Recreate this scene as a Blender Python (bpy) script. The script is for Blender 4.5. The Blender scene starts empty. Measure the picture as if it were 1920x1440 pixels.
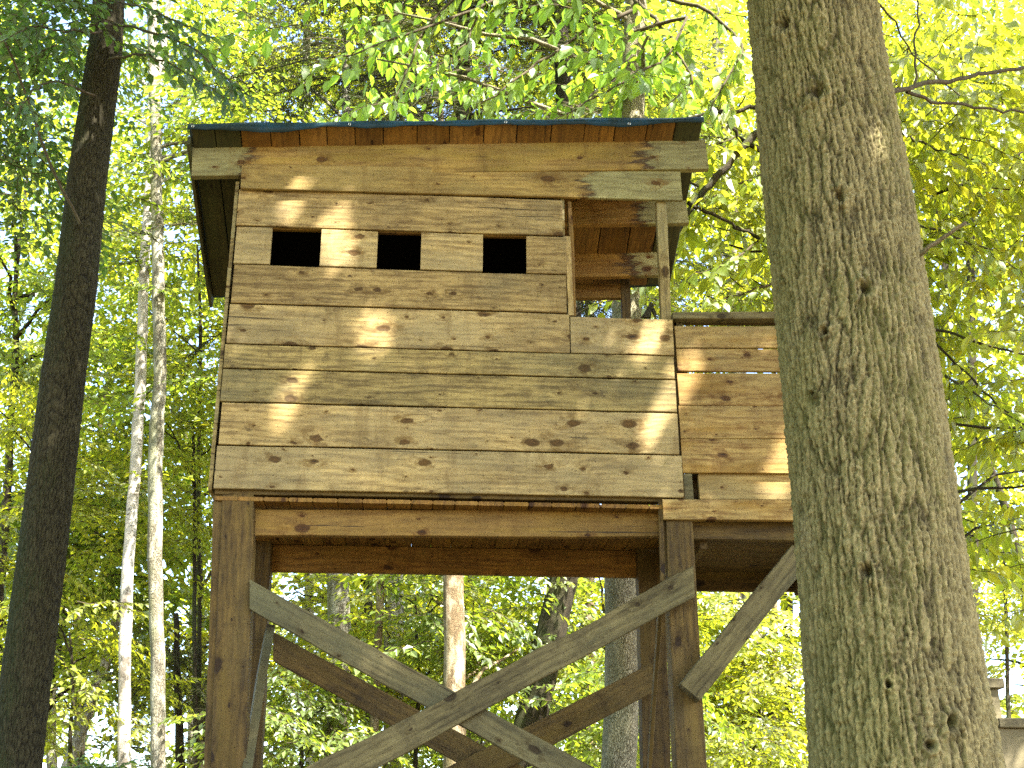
import bpy, math, random
import numpy as np
from mathutils import Vector, Matrix

random.seed(7)
rng = np.random.default_rng(11)
scene = bpy.context.scene
COL = scene.collection

# ------------------------------------------------------------------ camera
FPX = 2389.0                      # focal length in pixels of a 1920 wide frame
PITCH = math.radians(21.9)
YAW = math.radians(4.0)
CAM = np.array([0.0, -6.6, 1.6])
f0 = np.array([math.sin(YAW), math.cos(YAW), 0.0])
RGT = np.array([math.cos(YAW), -math.sin(YAW), 0.0])
UPV = np.array([0.0, 0.0, 1.0])
FWD = f0 * math.cos(PITCH) + UPV * math.sin(PITCH)
UPC = -f0 * math.sin(PITCH) + UPV * math.cos(PITCH)
cd = bpy.data.cameras.new('camera')
cam = bpy.data.objects.new('camera', cd)
COL.objects.link(cam)
cd.sensor_width = 36.0
cd.lens = FPX / 1920.0 * 36.0
cd.clip_end = 1000.0
m = Matrix.Identity(4)
for i in range(3):
    m[i][0] = RGT[i]; m[i][1] = UPC[i]; m[i][2] = -FWD[i]; m[i][3] = CAM[i]
cam.matrix_world = m
scene.camera = cam

# ------------------------------------------------------------------ light
SUN_DIR = Vector((0.38, -0.46, 0.86)).normalized()      # towards the sun
world = bpy.data.worlds.new('World')
scene.world = world
world.use_nodes = True
wn = world.node_tree.nodes
sky = wn.new('ShaderNodeTexSky')
sky.sky_type = 'NISHITA'
sky.sun_disc = False
sky.sun_elevation = math.asin(SUN_DIR.z)
sky.sun_rotation = math.atan2(SUN_DIR.x, SUN_DIR.y)
sky.air_density = 1.0
sky.dust_density = 2.0
wn['Background'].inputs['Strength'].default_value = 0.13
world.node_tree.links.new(sky.outputs['Color'], wn['Background'].inputs['Color'])
sd = bpy.data.lights.new('sun', 'SUN')
sd.energy = 4.6
sd.angle = math.radians(0.5)
sd.color = (1.0, 0.95, 0.86)
sun = bpy.data.objects.new('sun', sd)
COL.objects.link(sun)
sun.rotation_euler = SUN_DIR.to_track_quat('Z', 'Y').to_euler()
sun.location = (4, -6, 20)
vs = scene.view_settings
vs.view_transform = 'Standard'
vs.look = 'None'
vs.gamma = 1.0
vs.use_curve_mapping = False
vs.exposure = 3.15
scene.cycles.use_denoising = False
scene.cycles.max_bounces = 8
scene.cycles.diffuse_bounces = 5
scene.cycles.transmission_bounces = 4
scene.cycles.glossy_bounces = 2
scene.cycles.sample_clamp_indirect = 8.0

# ------------------------------------------------------------------ survey helpers
def ray(px, py):
    d = FWD * FPX + RGT * (px - 960.0) + UPC * (720.0 - py)
    return d / np.linalg.norm(d)

def on_y(px, py, Y):
    """point seen at a survey mark on the vertical plane Y = const"""
    d = ray(px, py)
    return CAM + d * ((Y - CAM[1]) / d[1])

def on_z(px, py, Z):
    d = ray(px, py)
    return CAM + d * ((Z - CAM[2]) / d[2])

def project(p):
    v = np.asarray(p, float) - CAM
    z = np.dot(v, FWD)
    return 960 + FPX * np.dot(v, RGT) / z, 720 - FPX * np.dot(v, UPC) / z

def depth(p):
    return float(np.dot(np.asarray(p) - CAM, FWD))

# ------------------------------------------------------------------ object helpers
def link(o, parent=None):
    COL.objects.link(o)
    if parent is not None:
        o.parent = parent
    return o

def thing(name, label, cat, loc=(0, 0, 0), group=None):
    o = bpy.data.objects.new(name, None)
    o.empty_display_size = 0.2
    o.location = [float(v) for v in loc]
    o['label'] = label
    o['category'] = cat
    if group:
        o['group'] = group
    COL.objects.link(o)
    return o

def child_of(o, parent):
    """keep world placement given at build time"""
    if parent is None:
        return
    o.parent = parent
    o.matrix_parent_inverse = Matrix.Translation(-world_loc(parent))

def world_loc(o):
    return Vector(o.get('_w', o.location))

def np_mesh(name, V, F, mats, mat_idx=None, attrs=None, smooth=False):
    """V (n,3), F (m,3) or (m,4)"""
    V = np.ascontiguousarray(V, dtype=np.float32)
    F = np.ascontiguousarray(F, dtype=np.int32)
    k = F.shape[1]
    me = bpy.data.meshes.new(name)
    me.vertices.add(len(V)); me.vertices.foreach_set('co', V.ravel())
    me.loops.add(F.size); me.loops.foreach_set('vertex_index', F.ravel())
    me.polygons.add(len(F))
    me.polygons.foreach_set('loop_start', np.arange(0, F.size, k, dtype=np.int32))
    if mat_idx is not None:
        me.polygons.foreach_set('material_index', np.ascontiguousarray(mat_idx, dtype=np.int32))
    me.polygons.foreach_set('use_smooth', np.full(len(F), bool(smooth)))
    for m_ in mats:
        me.materials.append(m_)
    if attrs:
        for an, (dom, arr) in attrs.items():
            a = me.attributes.new(an, 'FLOAT', dom)
            a.data.foreach_set('value', np.ascontiguousarray(arr, dtype=np.float32))
    me.update(calc_edges=True)
    return me

def add_obj(name, me, parent=None, loc=None):
    o = bpy.data.objects.new(name, me)
    COL.objects.link(o)
    if loc is not None:
        o.location = loc
    if parent is not None:
        o.parent = parent
    return o

# ------------------------------------------------------------------ node helpers
class NT:
    def __init__(self, name):
        self.m = bpy.data.materials.new(name)
        self.m.use_nodes = True
        self.t = self.m.node_tree
        self.t.nodes.clear()
        self.out = self.t.nodes.new('ShaderNodeOutputMaterial')
    def n(self, typ, **kw):
        nd = self.t.nodes.new(typ)
        for k, v in kw.items():
            setattr(nd, k, v)
        return nd
    def l(self, a, b):
        self.t.links.new(a, b)
    def val(self, sock, v):
        if hasattr(v, 'links') or hasattr(v, 'is_linked'):
            self.l(v, sock)
        else:
            sock.default_value = v
    def math(self, op, a, b=0.0, c=None, clamp=False):
        nd = self.n('ShaderNodeMath', operation=op, use_clamp=clamp)
        self.val(nd.inputs[0], a); self.val(nd.inputs[1], b)
        if c is not None:
            self.val(nd.inputs[2], c)
        return nd.outputs[0]
    def vmath(self, op, a, b):
        nd = self.n('ShaderNodeVectorMath', operation=op)
        self.val(nd.inputs[0], a); self.val(nd.inputs[1], b)
        return nd.outputs[0]
    def noise(self, vec, scale=1.0, detail=3.0, rough=0.55, dist=0.0):
        nd = self.n('ShaderNodeTexNoise')
        self.l(vec, nd.inputs['Vector'])
        nd.inputs['Scale'].default_value = scale
        nd.inputs['Detail'].default_value = detail
        nd.inputs['Roughness'].default_value = rough
        nd.inputs['Distortion'].default_value = dist
        return nd.outputs['Fac']
    def ramp(self, fac, lo, hi, a=0.0, b=1.0, smooth=True):
        nd = self.n('ShaderNodeMapRange')
        nd.interpolation_type = 'SMOOTHSTEP' if smooth else 'LINEAR'
        self.l(fac, nd.inputs['Value'])
        nd.inputs['From Min'].default_value = lo; nd.inputs['From Max'].default_value = hi
        nd.inputs['To Min'].default_value = a; nd.inputs['To Max'].default_value = b
        return nd.outputs['Result']
    def mix(self, fac, a, b):
        nd = self.n('ShaderNodeMix', data_type='RGBA')
        self.val(nd.inputs[0], fac)
        for s, v in ((nd.inputs[6], a), (nd.inputs[7], b)):
            if isinstance(v, tuple):
                s.default_value = (*v, 1.0) if len(v) == 3 else v
            else:
                self.l(v, s)
        return nd.outputs[2]
    def hsv(self, col, h=0.5, s=1.0, v=1.0):
        nd = self.n('ShaderNodeHueSaturation')
        self.l(col, nd.inputs['Color'])
        self.val(nd.inputs['Hue'], h); self.val(nd.inputs['Saturation'], s); self.val(nd.inputs['Value'], v)
        return nd.outputs['Color']
    def bump(self, h, strength=0.5, dist=0.01, normal=None):
        nd = self.n('ShaderNodeBump')
        nd.inputs['Strength'].default_value = strength
        nd.inputs['Distance'].default_value = dist
        self.l(h, nd.inputs['Height'])
        if normal is not None:
            self.l(normal, nd.inputs['Normal'])
        return nd.outputs['Normal']
    def bsdf(self, col, rough=0.8, normal=None, spec=0.3):
        nd = self.n('ShaderNodeBsdfPrincipled')
        self.val(nd.inputs['Base Color'], col if not isinstance(col, tuple) else (*col, 1.0))
        self.val(nd.inputs['Roughness'], rough)
        nd.inputs['Specular IOR Level'].default_value = spec
        if normal is not None:
            self.l(normal, nd.inputs['Normal'])
        self.l(nd.outputs[0], self.out.inputs['Surface'])
        return nd

def wood(name, light, dark, grey=(0.30, 0.29, 0.22), grey_amt=0.35, stain=(0.05, 0.03, 0.015),
         stain_amt=0.4, knot_gate=0.55, val_var=0.25, orange=None, contrast=1.0, fine=1.0, patchy=0.0, ends=None, gain=1.0):
    """sawn timber, length along local X, width along local Z"""
    G_ = lambda c: tuple(v * gain * w for v, w in zip(c, (1.0, 0.975, 0.72))) if c else c
    light, dark, grey, stain, orange = map(G_, (light, dark, grey, stain, orange))
    k = NT(name)
    tc = k.n('ShaderNodeTexCoord')
    oi = k.n('ShaderNodeObjectInfo')
    off = k.vmath('MULTIPLY', oi.outputs['Random'], (31.0, 17.0, 23.0))
    p = k.vmath('ADD', tc.outputs['Object'], off)
    # knots
    def flat(v, fx, fz):
        s_ = k.n('ShaderNodeSeparateXYZ'); k.l(v, s_.inputs[0])
        c_ = k.n('ShaderNodeCombineXYZ')
        k.l(k.math('MULTIPLY', s_.outputs[0], fx), c_.inputs[0]); k.l(k.math('MULTIPLY', s_.outputs[2], fz), c_.inputs[1])
        return c_.outputs[0]
    vo = k.n('ShaderNodeTexVoronoi', feature='F1', voronoi_dimensions='2D')
    wv = k.n('ShaderNodeTexNoise'); k.l(p, wv.inputs['Vector']); wv.inputs['Scale'].default_value = 30.0
    wob = k.vmath('MULTIPLY', wv.outputs['Color'], (0.030, 0.0, 0.022))
    pk = k.vmath('ADD', p, wob)
    k.l(flat(pk, 4.6, 8.5), vo.inputs['Vector'])
    vo.inputs['Scale'].default_value = 1.0
    sep = k.n('ShaderNodeSeparateColor'); k.l(vo.outputs['Color'], sep.inputs[0])
    gate = k.math('GREATER_THAN', sep.outputs[0], knot_gate)
    rad = k.math('MULTIPLY_ADD', k.math('POWER', sep.outputs[1], 3.5), 0.19, 0.042)
    rel = k.math('DIVIDE', vo.outputs['Distance'], rad)
    knot = k.math('MULTIPLY', k.ramp(rel, 1.05, 0.7), gate)
    core = k.math('MULTIPLY', k.ramp(rel, 0.65, 0.25), gate)
    halo = k.math('MULTIPLY', k.ramp(rel, 3.6, 0.9), gate)
    # grain
    warp = k.noise(k.vmath('MULTIPLY', p, (1.1, 3.0, 5.0)), 1.0, 3.0)
    sp = k.n('ShaderNodeSeparateXYZ'); k.l(p, sp.inputs[0])
    gz = k.math('ADD', k.math('MULTIPLY', sp.outputs[2], 170.0), k.math('MULTIPLY', warp, 30.0))
    gz = k.math('ADD', gz, k.math('MULTIPLY', halo, 5.0))
    gz = k.math('ADD', gz, k.math('MULTIPLY', sp.outputs[1], 30.0))
    ring = k.math('MULTIPLY_ADD', k.math('SINE', gz), 0.5, 0.5)
    ring = k.math('POWER', ring, 1.6)
    fine_n = k.noise(k.vmath('MULTIPLY', p, (5.0, 60.0, 75.0)), 1.0, 5.0, 0.75)
    mid_n = k.noise(k.vmath('MULTIPLY', p, (3.5, 20.0, 34.0)), 1.0, 5.0, 0.65)
    big = k.noise(k.vmath('MULTIPLY', p, (1.7, 4.0, 5.5)), 1.0, 4.0, 0.6)
    mot = k.noise(k.vmath('MULTIPLY', p, (14.0, 14.0, 24.0)), 1.0, 4.0, 0.7)
    g = k.math('MULTIPLY', ring, 0.24)
    g = k.math('ADD', g, k.math('MULTIPLY', k.ramp(fine_n, 0.35, 0.66), 0.36 * fine))
    g = k.math('ADD', g, k.math('MULTIPLY', k.ramp(mid_n, 0.3, 0.72), 0.42))
    g = k.math('ADD', g, k.math('MULTIPLY', k.ramp(mot, 0.4, 0.75), 0.30))
    g = k.math('ADD', k.math('MULTIPLY', k.math('SUBTRACT', g, 0.5), contrast), 0.42, clamp=True)
    col = k.mix(g, light, dark)
    if orange:
        o_n = k.noise(k.vmath('MULTIPLY', p, (1.3, 3.0, 9.0)), 1.0, 3.0, 0.6)
        col = k.mix(k.ramp(o_n, 0.46, 0.68, 0.0, 0.8), col, orange)
    gn = k.noise(k.vmath('MULTIPLY', p, (1.3, 2.0, 3.0)), 1.0, 4.0, 0.62)
    gn2 = k.math('ADD', gn, k.math('MULTIPLY', k.math('SUBTRACT', oi.outputs['Random'], 0.5), 0.22))
    col = k.mix(k.ramp(gn2, 0.38, 0.72, 0.0, grey_amt), col, grey)
    # long dark streaks
    st = k.noise(k.vmath('MULTIPLY', p, (1.4, 6.0, 26.0)), 1.0, 5.0, 0.7, 0.6)
    col = k.mix(k.ramp(st, 0.60, 0.74, 0.0, stain_amt), col, stain)
    b2 = k.noise(k.vmath('MULTIPLY', p, (5.0, 5.0, 9.0)), 1.0, 5.0, 0.75, 0.8)
    col = k.mix(k.ramp(b2, 0.60, 0.72, 0.0, stain_amt * 0.55 + patchy), col, stain)
    if ends:                                       # weathered ends of a beam: grey beyond x0 / x1, black stain between
        so = k.n('ShaderNodeSeparateXYZ'); k.l(tc.outputs['Object'], so.inputs[0])
        jag = k.noise(k.vmath('MULTIPLY', p, (4.0, 6.0, 17.0)), 1.0, 5.0, 0.75)
        xj = k.math('ADD', so.outputs[0], k.math('MULTIPLY', k.math('SUBTRACT', jag, 0.5), 0.55))
        xk = k.math('SUBTRACT', so.outputs[0], k.math('MULTIPLY', k.math('SUBTRACT', jag, 0.5), 0.55))
        for x0, v_, sg in ((ends[0], xj, -1), (ends[1], xk, 1)):
            if x0 is None: continue
            m_ = k.ramp(v_, x0 - 0.015 * sg, x0 + 0.015 * sg)
            col = k.mix(m_, col, k.mix(g, G_((0.30, 0.275, 0.15)), G_((0.17, 0.15, 0.08))))
            bd = k.math('MULTIPLY', k.ramp(v_, x0 - 0.09 * sg, x0 - 0.02 * sg), k.ramp(v_, x0 + 0.05 * sg, x0 - 0.0 * sg))
            bd = k.math('MULTIPLY', bd, k.ramp(mid_n, 0.36, 0.52))
            col = k.mix(k.math('MULTIPLY', bd, 0.9), col, (0.035, 0.018, 0.008))
    sp2 = k.noise(k.vmath('MULTIPLY', p, (1.0, 5.0, 48.0)), 1.0, 3.0, 0.6, 0.3)
    col = k.mix(k.ramp(sp2, 0.665, 0.70, 0.0, 0.8), col, (0.016, 0.010, 0.005))
    vst = k.noise(k.vmath('MULTIPLY', p, (8.0, 3.0, 1.5)), 1.0, 4.0, 0.65)
    col = k.mix(k.ramp(vst, 0.54, 0.70, 0.0, 0.45), col, tuple(c * 0.8 for c in dark))
    # knots: brown ring, dark core, dark speckle round them
    col = k.mix(k.math('MULTIPLY', halo, k.ramp(mot, 0.40, 0.62, 0.0, 0.75)), col, tuple(c * w for c, w in zip(dark, (0.75, 0.66, 0.35))))
    col = k.mix(k.math('MULTIPLY', knot, 0.92), col, tuple(c * w for c, w in zip(dark, (0.38, 0.30, 0.14))))
    col = k.mix(k.math('MULTIPLY', core, 0.7), col, tuple(c * w for c, w in zip(dark, (0.55, 0.42, 0.2))))
    crack = k.math('MULTIPLY', core, k.ramp(fine_n, 0.52, 0.6))
    col = k.mix(k.math('MULTIPLY', crack, 0.9), col, (0.012, 0.007, 0.003))
    # small worm holes and nail heads
    v2 = k.n('ShaderNodeTexVoronoi', feature='F1', voronoi_dimensions='2D')
    k.l(flat(pk, 11.0, 17.0), v2.inputs['Vector'])
    s2 = k.n('ShaderNodeSeparateColor'); k.l(v2.outputs['Color'], s2.inputs[0])
    hole = k.math('MULTIPLY', k.ramp(v2.outputs['Distance'], 0.15, 0.08), k.math('GREATER_THAN', s2.outputs[0], 0.80))
    col = k.mix(k.math('MULTIPLY', hole, 0.85), col, (0.02, 0.012, 0.006))
    vv = k.math('MULTIPLY_ADD', k.math('SUBTRACT', oi.outputs['Random'], 0.5), val_var, 1.0)
    vv = k.math('MULTIPLY', vv, k.ramp(big, 0.28, 0.72, 0.74, 1.2))
    col = k.hsv(col, 0.5, 1.0, vv)
    h = k.math('ADD', k.math('MULTIPLY', fine_n, 0.5), k.math('MULTIPLY', ring, 0.25))
    h = k.math('ADD', h, k.math('MULTIPLY', mid_n, 0.6))
    h = k.math('SUBTRACT', h, k.math('MULTIPLY', core, 0.5))
    h = k.math('SUBTRACT', h, k.math('MULTIPLY', hole, 0.8))
    k.bsdf(col, 0.78, k.bump(h, 0.7, 0.004), 0.25)
    return k.m

SID = wood('siding_wood', (0.42, 0.30, 0.145), (0.17, 0.108, 0.046), (0.25, 0.21, 0.14), 0.55, (0.05, 0.03, 0.014), 0.75, 0.30, 0.34, contrast=1.55, patchy=0.32, gain=0.75)
SIDG = wood('siding_wood_greyed', (0.35, 0.262, 0.118), (0.13, 0.09, 0.038), (0.18, 0.165, 0.105), 0.62, (0.045, 0.03, 0.016), 0.75, 0.5, 0.2, contrast=1.65, patchy=0.3, gain=0.76)
TOPW = wood('top_board_wood', (0.38, 0.255, 0.09), (0.20, 0.118, 0.037), (0.20, 0.175, 0.09), 0.4, (0.05, 0.03, 0.013), 0.7, 0.5, 0.1, contrast=1.4, ends=(None, 0.75), gain=0.72)
_F = dict(orange=(0.30, 0.173, 0.03), contrast=1.3)
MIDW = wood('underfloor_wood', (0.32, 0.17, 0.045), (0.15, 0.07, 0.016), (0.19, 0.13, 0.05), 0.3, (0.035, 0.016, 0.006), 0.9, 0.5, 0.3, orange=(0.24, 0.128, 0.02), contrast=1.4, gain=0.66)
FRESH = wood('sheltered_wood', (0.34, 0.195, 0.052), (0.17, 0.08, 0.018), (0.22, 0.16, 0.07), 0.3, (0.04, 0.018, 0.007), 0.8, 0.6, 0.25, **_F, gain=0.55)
BEAMW = wood('eave_beam_wood', (0.38, 0.25, 0.085), (0.20, 0.115, 0.035), (0.24, 0.19, 0.09), 0.4, (0.045, 0.022, 0.009), 0.6, 0.6, 0.1, orange=(0.32, 0.218, 0.045), contrast=1.3, ends=(-1.22, 1.16), gain=0.68)
BEAM2W = wood('inner_beam_wood', (0.32, 0.18, 0.05), (0.17, 0.08, 0.018), (0.20, 0.15, 0.07), 0.3, (0.04, 0.018, 0.007), 0.7, 0.6, 0.1, orange=(0.28, 0.160, 0.028), contrast=1.3, ends=(None, 0.22), gain=0.84)
RAILW = wood('rail_wood', (0.40, 0.275, 0.115), (0.17, 0.088, 0.027), (0.21, 0.185, 0.115), 0.5, (0.075, 0.035, 0.011), 0.75, 0.45, 0.3, orange=(0.23, 0.128, 0.022), contrast=1.5, gain=0.76)
GREYW = wood('grey_brace_wood', (0.25, 0.205, 0.11), (0.10, 0.078, 0.038), (0.13, 0.13, 0.085), 0.7, (0.035, 0.026, 0.013), 0.6, 0.5, 0.15, contrast=1.5, gain=0.49)
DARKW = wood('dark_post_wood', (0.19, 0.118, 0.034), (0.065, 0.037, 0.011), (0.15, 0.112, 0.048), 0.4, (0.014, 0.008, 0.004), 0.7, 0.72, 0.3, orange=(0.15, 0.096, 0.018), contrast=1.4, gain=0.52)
ROOFW = wood('roof_board_wood', (0.24, 0.125, 0.033), (0.11, 0.052, 0.013), (0.15, 0.095, 0.04), 0.35, (0.025, 0.014, 0.007), 0.7, 0.6, 0.6, orange=(0.19, 0.092, 0.014), contrast=1.3, gain=0.84)
EAVEW = wood('dark_greenish_eave_wood', (0.07, 0.062, 0.022), (0.028, 0.025, 0.01), (0.035, 0.042, 0.018), 0.7, (0.01, 0.01, 0.004), 0.7, 0.6, 0.3, contrast=1.3, gain=0.75)  # darker, greener tone for the outermost roof boards and the verge

# ------------------------------------------------------------------ timber
def lumber(name, a, b, w, t, wdir, mat, parent, w1=None, wob=0.002, segs=None, ch=0.003, seed=None, wane=0.0, skew0=0.0, skew1=0.0):
    """board from a to b (centre line), width w (w1 at b) along wdir, thickness t; real bevelled, slightly uneven solid"""
    a = np.asarray(a, float); b = np.asarray(b, float)
    X = b - a; L = np.linalg.norm(X); X /= L
    Zd = np.asarray(wdir, float); Zd = Zd - X * np.dot(Zd, X); Zd /= np.linalg.norm(Zd)
    Yd = np.cross(Zd, X)
    w1 = w if w1 is None else w1
    n = segs or max(2, min(28, int(L / 0.09)))
    s = np.linspace(0, 1, n + 1)
    def wig(k):
        c = rng.normal(size=6)
        return sum(c[i] * np.sin((i + 1) * 3.1 * s * max(1, L) + c[(i + 2) % 6] * 9) / (i + 1.5) for i in range(6))
    top, bot, fr = wig(0) * wob, wig(1) * wob, wig(2) * wob * 0.7
    if wane:
        top = top - np.abs(wig(3)) * wane
    V = []
    for i in range(n + 1):
        hw = (w + (w1 - w) * s[i]) / 2
        x = (s[i] - 0.5) * L
        zt, zb = hw + top[i], -hw + bot[i]
        y0, y1 = -t / 2 + fr[i], t / 2 + fr[i]
        c = min(ch, t * 0.3)
        ring = [(zb, y0 + c), (zb + c, y0), (zt - c, y0), (zt, y0 + c), (zt, y1 - c), (zt - c, y1), (zb + c, y1), (zb, y1 - c)]
        for z, y in ring:
            sk = (skew0 * (1 - s[i]) + skew1 * s[i]) * (z / hw) if (i == 0 or i == n) else 0.0
            V.append((x + sk, y, z))
    F = []
    for i in range(n):
        for j in range(8):
            k = (j + 1) % 8
            F.append((i * 8 + j, i * 8 + k, (i + 1) * 8 + k, (i + 1) * 8 + j))
    me = bpy.data.meshes.new(name)
    me.from_pydata(V, [], F + [tuple(range(7, -1, -1)), tuple(n * 8 + j for j in range(8))])
    me.materials.append(mat)
    o = bpy.data.objects.new(name, me)
    COL.objects.link(o)
    c = (a + b) / 2
    M = Matrix(((X[0], Yd[0], Zd[0], c[0]), (X[1], Yd[1], Zd[1], c[1]), (X[2], Yd[2], Zd[2], c[2]), (0, 0, 0, 1)))
    if parent is not None:
        o.parent = parent
        M = Matrix.Translation(-abs_loc(parent)) @ M
    o.matrix_basis = M
    return o

ABS = {}
def abs_loc(o):
    return ABS.get(o.name, Vector((0, 0, 0)))

def holder(name, parent):
    """part of the hut that carries further pieces: filled in with a real mesh by the caller"""
    return parent

def board(name, Y, TL, TR, BR, BL, t, mat, parent, gap=0.0045, **kw):
    """board whose front face lies on the plane Y, corners from survey marks"""
    tl, tr, br, bl = [on_y(*q, Y) for q in (TL, TR, BR, BL)]
    a = (tl + bl) / 2; b = (tr + br) / 2
    w0 = np.linalg.norm(tl - bl) - 2 * gap; w1 = np.linalg.norm(tr - br) - 2 * gap
    a = a + np.array([0, t / 2, 0]); b = b + np.array([0, t / 2, 0])
    return lumber(name, a, b, w0, t, (0, 0, 1), mat, parent, w1=w1, **kw)

# ------------------------------------------------------------------ ground
def fbm2(x, y, seed=0, octs=5, lac=2.0, gain=0.5):
    out = np.zeros_like(x); amp = 1.0; fr = 1.0
    for o in range(octs):
        out += amp * vnoise(x * fr, y * fr, seed + o * 17)
        amp *= gain; fr *= lac
    return out

def hsh(ix, iy, seed):
    h = (ix.astype(np.int64) * 374761393 + iy.astype(np.int64) * 668265263 + seed * 1442695041) & 0xFFFFFFFF
    h = ((h ^ (h >> 13)) * 1274126177) & 0xFFFFFFFF
    h = (h ^ (h >> 16)) & 0xFFFFFFFF
    h = (h * 2246822519) & 0xFFFFFFFF
    return ((h ^ (h >> 15)) & 0xFFFFFF) / float(0xFFFFFF)

def vnoise(x, y, seed, px=None):
    ix = np.floor(x); iy = np.floor(y); fx = x - ix; fy = y - iy
    fx = fx * fx * (3 - 2 * fx); fy = fy * fy * (3 - 2 * fy)
    ix = ix.astype(np.int64); iy = iy.astype(np.int64)
    def H(a, b):
        return hsh(a % px if px else a, b, seed)
    return (H(ix, iy) * (1 - fx) + H(ix + 1, iy) * fx) * (1 - fy) + (H(ix, iy + 1) * (1 - fx) + H(ix + 1, iy + 1) * fx) * fy - 0.5

g = np.concatenate([-np.geomspace(400, 12, 22), np.linspace(-11, 11, 56), np.geomspace(12, 400, 22)])
GX, GY = np.meshgrid(g, g + 8.0)
rr = np.hypot(GX, GY - 4)
GZ = fbm2(GX * 0.12, GY * 0.12, 3) * 0.5 * np.clip(rr / 10, 0.05, 1) + fbm2(GX * 0.9, GY * 0.9, 9) * 0.07
ng = len(g)
idx = np.arange(ng * ng).reshape(ng, ng)
GF = np.stack([idx[:-1, :-1], idx[:-1, 1:], idx[1:, 1:], idx[1:, :-1]], -1).reshape(-1, 4)
k = NT('leaf_litter')
tc = k.n('ShaderNodeTexCoord')
vo = k.n('ShaderNodeTexVoronoi'); k.l(tc.outputs['Object'], vo.inputs['Vector']); vo.inputs['Scale'].default_value = 14.0
n1 = k.noise(tc.outputs['Object'], 0.7, 5.0); n2 = k.noise(tc.outputs['Object'], 22.0, 4.0)
c1 = k.mix(vo.outputs['Color'], (0.10, 0.062, 0.026), (0.18, 0.115, 0.055))
c1 = k.mix(k.ramp(n2, 0.45, 0.7, 0, 0.7), c1, (0.09, 0.055, 0.025))
c1 = k.mix(k.ramp(n1, 0.48, 0.62, 0, 0.8), c1, (0.09, 0.13, 0.03))
k.bsdf(c1, 0.9, k.bump(vo.outputs['Distance'], 0.8, 0.03))
ground = add_obj('ground', np_mesh('ground', np.stack([GX.ravel(), GY.ravel(), GZ.ravel()], 1), GF, [k.m], smooth=True))
ground['kind'] = 'structure'

# ------------------------------------------------------------------ bark materials
def bark_mat(name, ridge, groove, moss=(0.07, 0.10, 0.02), moss_amt=0.4, pale=None, pale_amt=0.0, bump=0.6, scale=1.0, use_h=False, birch=False, moss_dir=-1.0):
    k = NT(name)
    tc = k.n('ShaderNodeTexCoord'); p = tc.outputs['Object']
    oi = k.n('ShaderNodeObjectInfo')
    p = k.vmath('ADD', p, k.vmath('MULTIPLY', oi.outputs['Random'], (19.0, 7.0, 13.0)))
    n_f = k.noise(k.vmath('MULTIPLY', p, (85 * scale, 85 * scale, 34 * scale)), 1.0, 6.0, 0.75)
    n_m = k.noise(k.vmath('MULTIPLY', p, (20 * scale, 20 * scale, 6 * scale)), 1.0, 4.0, 0.6, 0.4)
    n_b = k.noise(k.vmath('MULTIPLY', p, (2.2, 2.2, 1.1)), 1.0, 4.0, 0.6)
    if use_h:
        at = k.n('ShaderNodeAttribute', attribute_name='h')
        gr = at.outputs['Fac']
    else:
        vo = k.n('ShaderNodeTexVoronoi', feature='DISTANCE_TO_EDGE')
        wv = k.n('ShaderNodeTexNoise'); k.l(p, wv.inputs['Vector']); wv.inputs['Scale'].default_value = 9.0
        q = k.vmath('ADD', p, k.vmath('MULTIPLY', wv.outputs['Color'], (0.05, 0.05, 0.12)))
        k.l(k.vmath('MULTIPLY', q, (26 * scale, 26 * scale, 6 * scale)), vo.inputs['Vector'])
        gr = k.ramp(vo.outputs['Distance'], 0.0, 0.22)
    col = k.mix(k.ramp(gr, 0.25, 0.75), groove, ridge)
    col = k.mix(k.ramp(n_f, 0.38, 0.62, 0.0, 0.75), col, tuple(c * 0.42 for c in ridge))
    col = k.mix(k.ramp(n_m, 0.5, 0.75, 0.0, 0.45), col, tuple(min(1, c * 1.35) for c in ridge))
    if pale:
        v3 = k.noise(k.vmath('MULTIPLY', p, (9.0, 9.0, 3.2)), 1.0, 4.0, 0.65)
        col = k.mix(k.ramp(v3, 0.5 - 0.1 * pale_amt, 0.62, 0.0, 0.9), col, pale)
    if birch:
        b1 = k.noise(k.vmath('MULTIPLY', p, (7.0, 7.0, 34.0)), 1.0, 4.0, 0.65, 0.5)
        col = k.mix(k.ramp(b1, 0.57, 0.66, 0.0, 0.85), col, (0.05, 0.04, 0.03))
        b2 = k.noise(k.vmath('MULTIPLY', p, (3.0, 3.0, 1.8)), 1.0, 5.0, 0.7)
        col = k.mix(k.ramp(b2, 0.56, 0.66, 0.0, 0.8), col, (0.09, 0.07, 0.05))
    ge = k.n('ShaderNodeNewGeometry')
    sx = k.n('ShaderNodeSeparateXYZ'); k.l(ge.outputs['Normal'], sx.inputs[0])
    side = k.math('MULTIPLY', sx.outputs[0], moss_dir)
    mm = k.math('ADD', k.math('MULTIPLY', side, 0.22), n_b)
    col = k.mix(k.ramp(mm, 0.42, 0.72, 0.0, moss_amt), col, moss)
    h = k.math('ADD', k.math('MULTIPLY', gr, 1.0 if not use_h else 0.0), k.math('MULTIPLY', n_f, 0.45))
    h = k.math('ADD', h, k.math('MULTIPLY', n_m, 0.35))
    k.bsdf(col, 0.88, k.bump(h, bump, 0.012 / scale), 0.15)
    return k.m

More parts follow.
